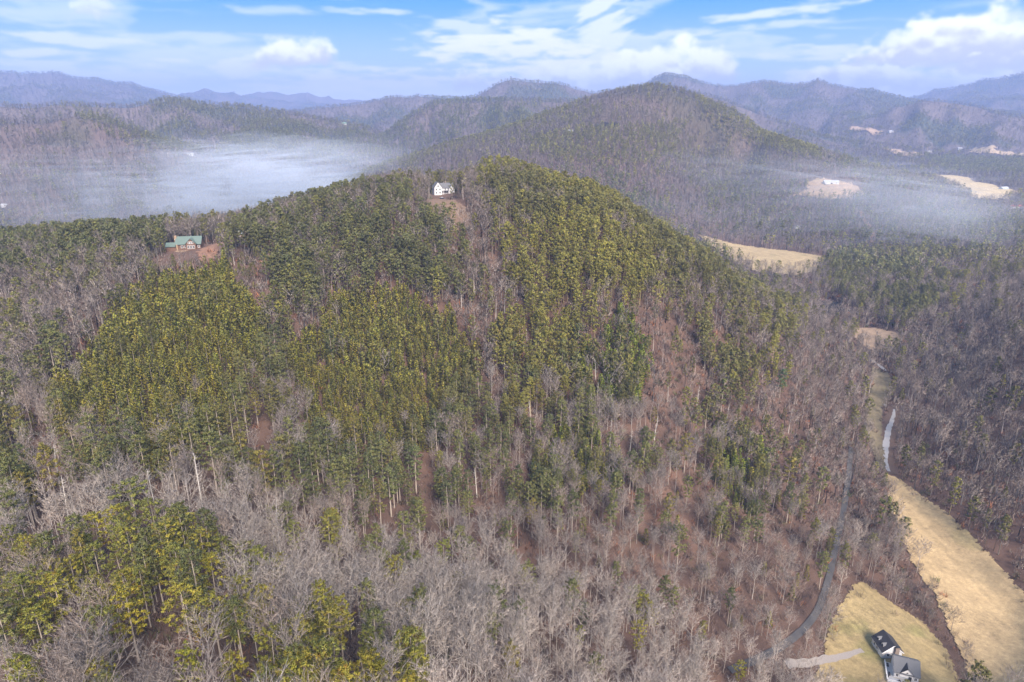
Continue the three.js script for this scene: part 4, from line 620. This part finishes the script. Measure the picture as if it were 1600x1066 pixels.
for (const k in NAME) {
  const all = trees.filter((t) => t.k === k), seen = (t) => { const [u, v] = project(t.x, t.y + t.s * UNIT[k] * .6, t.z); return u > 0 && u < 1600 && v < 1066 && v > 0; };
  all.forEach((t) => (t.size = (t.label ? 1e3 : 0) + (seen(t) ? t.s * UNIT[k] * t.w / t.r : 0))); all.sort((a, b) => b.size - a.size);
  all.slice(0, Math.min(300, all.length)).forEach((t) => {
    if (!t.size) return; t.single = true;
    const lod = Math.min(1, lodOf(t)), g = GEO[k][lod][t.v % GEO[k][lod].length]; let best = 0, bd = 1e9;
    let mats = TONES[k]; mats.forEach((m, i) => { const d = Math.abs(m.color.r - t.c[0]) + Math.abs(m.color.g - t.c[1]) + Math.abs(m.color.b - t.c[2]); if (d < bd) { bd = d; best = i; } });
    const m = t.label ? (/pine|crowned|young/.test(k) ? leafy(t.c) : std(t.c, .92, { vertexColors: true })) : mats[best], o = new THREE.Group(); o.name = numbered(NAME[k]); o.position.set(t.x, t.y, t.z); o.rotation.y = t.turn; o.scale.set(t.s * t.w, t.s, t.s * t.w); scene.add(o);
    mesh(PART[k][0], g.trunk, k === 'bare' || k === 'slim' || k === 'snag' ? m : M.tree, o); mesh(PART[k][1], g.crown, m, o);
    t.o = o; t.size2 = t.s * UNIT[k] / (k === 'young' ? 9 : k === 'bare' || k === 'slim' ? 17 : 18); t.lum = best;
    tag(o, t.label, CAT[k]);
  });
  // those that stand near a tree of their own look are told by it, the others by their stand
  const SIDE = ['to the left of', 'to the right of', 'just behind', 'just in front of'], NTH = ['first', 'second', 'third', 'fourth', 'fifth'], slots = {};
  const px = (t) => project(t.x, t.y + t.s * UNIT[t.k] * .55, t.z), marks = trees.filter((t) => t.label).map((t) => [t, px(t)]);
  for (const t of all) if (t.single && !t.label) {
    const [u, v] = px(t); let b = null, bd = 130; for (const [m, [mu, mv]] of marks) { const d = Math.hypot(u - mu, (v - mv) * 1.3); if (d < bd && m.label.split(' ').length <= 12) { bd = d; b = [m, u - mu, (v - mv) * 1.3]; } }
    if (b) { const side = Math.abs(b[1]) > Math.abs(b[2]) ? (b[1] < 0 ? 0 : 1) : b[2] < 0 ? 2 : 3, key = marks.findIndex((q) => q[0] === b[0]) + '.' + side; (slots[key] ??= []).push([bd, t, b[0], side]); }
  }
  const cut = (l) => { const w = l.split(' '), i = w.findIndex((q, n) => n > 1 && /^(in|at|among|amid|above|with|on|of|beside|behind|touching|standing|over|between|cut|left|right|just|low|leaning|where|below|alone)$/.test(q)); return w.slice(0, i < 3 || w.length <= 9 ? 9 : Math.max(i, 9)).join(' ').replace(/ (in|at|of|the|a|with|and|its|to|on|by)$/, '').replace(/ (in|at|of|the|a|with|and|its|to|on|by)$/, ''); };
  for (const key in slots) { slots[key].sort((a, b) => a[0] - b[0]); slots[key].slice(0, 5).forEach(([, t, m, side], i) => { t.near = true; t.o.userData.label = (NTH[i] + ' ' + LOOK[k] + ' ' + SIDE[side] + ' the ' + cut(m.label)).split(' ').slice(0, 16).join(' '); }); }
  for (const t of all) if (t.single && !t.label && !t.near) { const big = t.size2 > 1.12 ? 'tall ' : t.size2 < .9 ? 'short ' : '', l = big + LOOK[k] + ' ' + (t.where || 'on the hills'); tag(t.o, l, null, l.replace('pine ', 'pines ').replace('tree ', 'trees ')); }
}
const MASS = { pine: 'pine_woods', crowned: 'pine_woods', young: 'young_pine_stand', bare: 'leafless_woods', slim: 'leafless_woods', snag: 'leafless_woods' }, MASSLABEL = { pine_woods: 'pine woods covering the knoll and the hills behind', young_pine_stand: 'dense stands of young pines on the near slopes', leafless_woods: 'grey leafless winter woods on slopes and valley floor' };
const masses = {}; for (const n of new Set(Object.values(MASS))) { masses[n] = base(n, new THREE.Vector3()); tag(masses[n], MASSLABEL[n], n.includes('young') ? 'pine stand' : 'woods', null, 'stuff'); }
const dummy = new THREE.Object3D(), tint = new THREE.Color();
function instance(name, parent, g, list) {
  const im = new THREE.InstancedMesh(g, /pine/.test(parent.name) ? M.leaf : M.tree, list.length); im.name = name; shadows(im);
  list.forEach((t, i) => { dummy.position.set(t.x, t.y, t.z); dummy.rotation.set((hash(i, 3) - .5) * .08, t.turn, (hash(i, 8) - .5) * .08); dummy.scale.set(t.s * t.w, t.s, t.s * t.w); dummy.updateMatrix(); im.setMatrixAt(i, dummy.matrix); im.setColorAt(i, tint.setRGB(...t.c)); });
  im.userData.kind = 'stuff'; parent.add(im);
}
let total = 0;
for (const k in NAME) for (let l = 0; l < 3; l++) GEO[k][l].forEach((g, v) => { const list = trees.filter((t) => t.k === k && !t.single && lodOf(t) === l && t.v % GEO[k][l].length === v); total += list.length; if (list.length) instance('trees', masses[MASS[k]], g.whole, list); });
// undergrowth
{
  const o = base('undergrowth', new THREE.Vector3()); tag(o, 'reddish brown leafless undergrowth beneath the trees', 'undergrowth', null, 'stuff'); const lists = [[[], [], []], [[], [], []], [[], [], []]];
  for (let gz = -900; gz < -50; gz += 2.4) for (let gx = -700; gx < 700; gx += 2.4) {
    const x = gx + rnd() * 2.4, z = gz + rnd() * 2.4, r = Math.hypot(x, z), ch = rnd(); if (r < 80 || r > 880 || Math.abs(Math.atan2(x, -z)) > .74 || ch > (r < 450 ? .5 : .22) * (.4 + 1.2 * fbm(x / 30, z / 30, 2))) continue;
    const y = height(x, z), [u, v] = project(x, y + 1, z); if (!inView(u, v, 60) || hidden(x, y + 3, z) || inField(x + (rnd() - .5) * 11, z + (rnd() - .5) * 11) || nearHouse(x, z) || onLine(x, z)) continue;
    const l = r < 300 ? 0 : r < 560 ? 1 : 2, k = jit(.3), rust = rnd() < .08 ? 1 : 0, gr = !rust && rnd() < .10; lists[l][Math.floor(rnd() * 3)].push({ x, y: y - .1, z, s: (.6 + rnd() * 1.1), w: 1.2, turn: rnd() * 6.28, c: gr ? [.5 * k, .75 * k, .35 * k] : rust ? [1.7 * k, .95 * k, .55 * k] : [k * jit(.1), k, k] });
  }
  for (let l = 0; l < 3; l++) for (let v = 0; v < 3; v++) if (lists[l][v].length) { total += lists[l][v].length; instance('bushes', o, GEO.brush[l][v].whole, lists[l][v]); }
}
console.log('copies', total, 'trees', trees.length);

// ---------------------------------------------------------------- mist lying in the valleys: thin veils one above another
function mist(name, label, px0, px1, r0, r1, y0, y1, layers, strength, core, seed) {
  const p = [], col = [], idx = [], NA = 110, NB = 60, a0 = Math.atan((px0 - 800) / 1128), a1 = Math.atan((px1 - 800) / 1128);
  for (let l = 0; l < layers; l++) {
    const o = p.length / 3, f = l / (layers - 1);
    for (let i = 0; i <= NA; i++) for (let j = 0; j <= NB; j++) {
      const s = i / NA, t = j / NB, az = lerp(a0, a1, s), r = lerp(r0, r1, t), x = r * Math.sin(az), z = -r * Math.cos(az), n = fbm(x / 260 + seed + l * .16, z / 190 + l * .12, 4), y = lerp(y0, y1, f) + (fbm(x / 170 + l * .5, z / 170 + seed, 3) - .5) * 44;
      const edge = smooth(0, .25, s) * smooth(1, .7, s) * smooth(.02, .5, t) * smooth(1, .55, t), mid = core(s, t), a = clamp(strength * edge * mid * smooth(.26, .74, n + .14 * mid) * (1 - .8 * f), 0, 1);
      p.push(x, y, z); col.push(1, 1, 1, a);
      if (i < NA && j < NB) { const k = o + i * (NB + 1) + j; idx.push(k, k + NB + 1, k + NB + 2, k, k + NB + 2, k + 1); }
    }
  }
  const g = new THREE.BufferGeometry(); g.setAttribute('position', new THREE.Float32BufferAttribute(p, 3)); g.setAttribute('color', new THREE.Float32BufferAttribute(col, 4)); g.setIndex(idx); g.computeVertexNormals();
  const m = new THREE.MeshStandardMaterial({ color: new THREE.Color().setRGB(.60, .67, .77), roughness: 1, transparent: true, opacity: .29, vertexColors: true, side: THREE.DoubleSide, depthWrite: false });
  const o = mesh(name, g, m); o.castShadow = false; tag(o, label, 'mist', null, 'stuff');
}
mist('valley_mist', 'white mist lying across the valley on the left', -160, 720, 760, 2200, 20, 128, 12, .95, (s, t) => .42 + .8 * Math.exp(-(((s - .57) / .19) ** 2)) , 3);
mist('valley_mist', 'thin bluish mist drifting over the woods on the right', 930, 1780, 850, 1750, 22, 120, 9, .45, (s, t) => .5 + .6 * Math.exp(-(((s - .62) / .2) ** 2)), 23);

renderer.render(scene, camera);
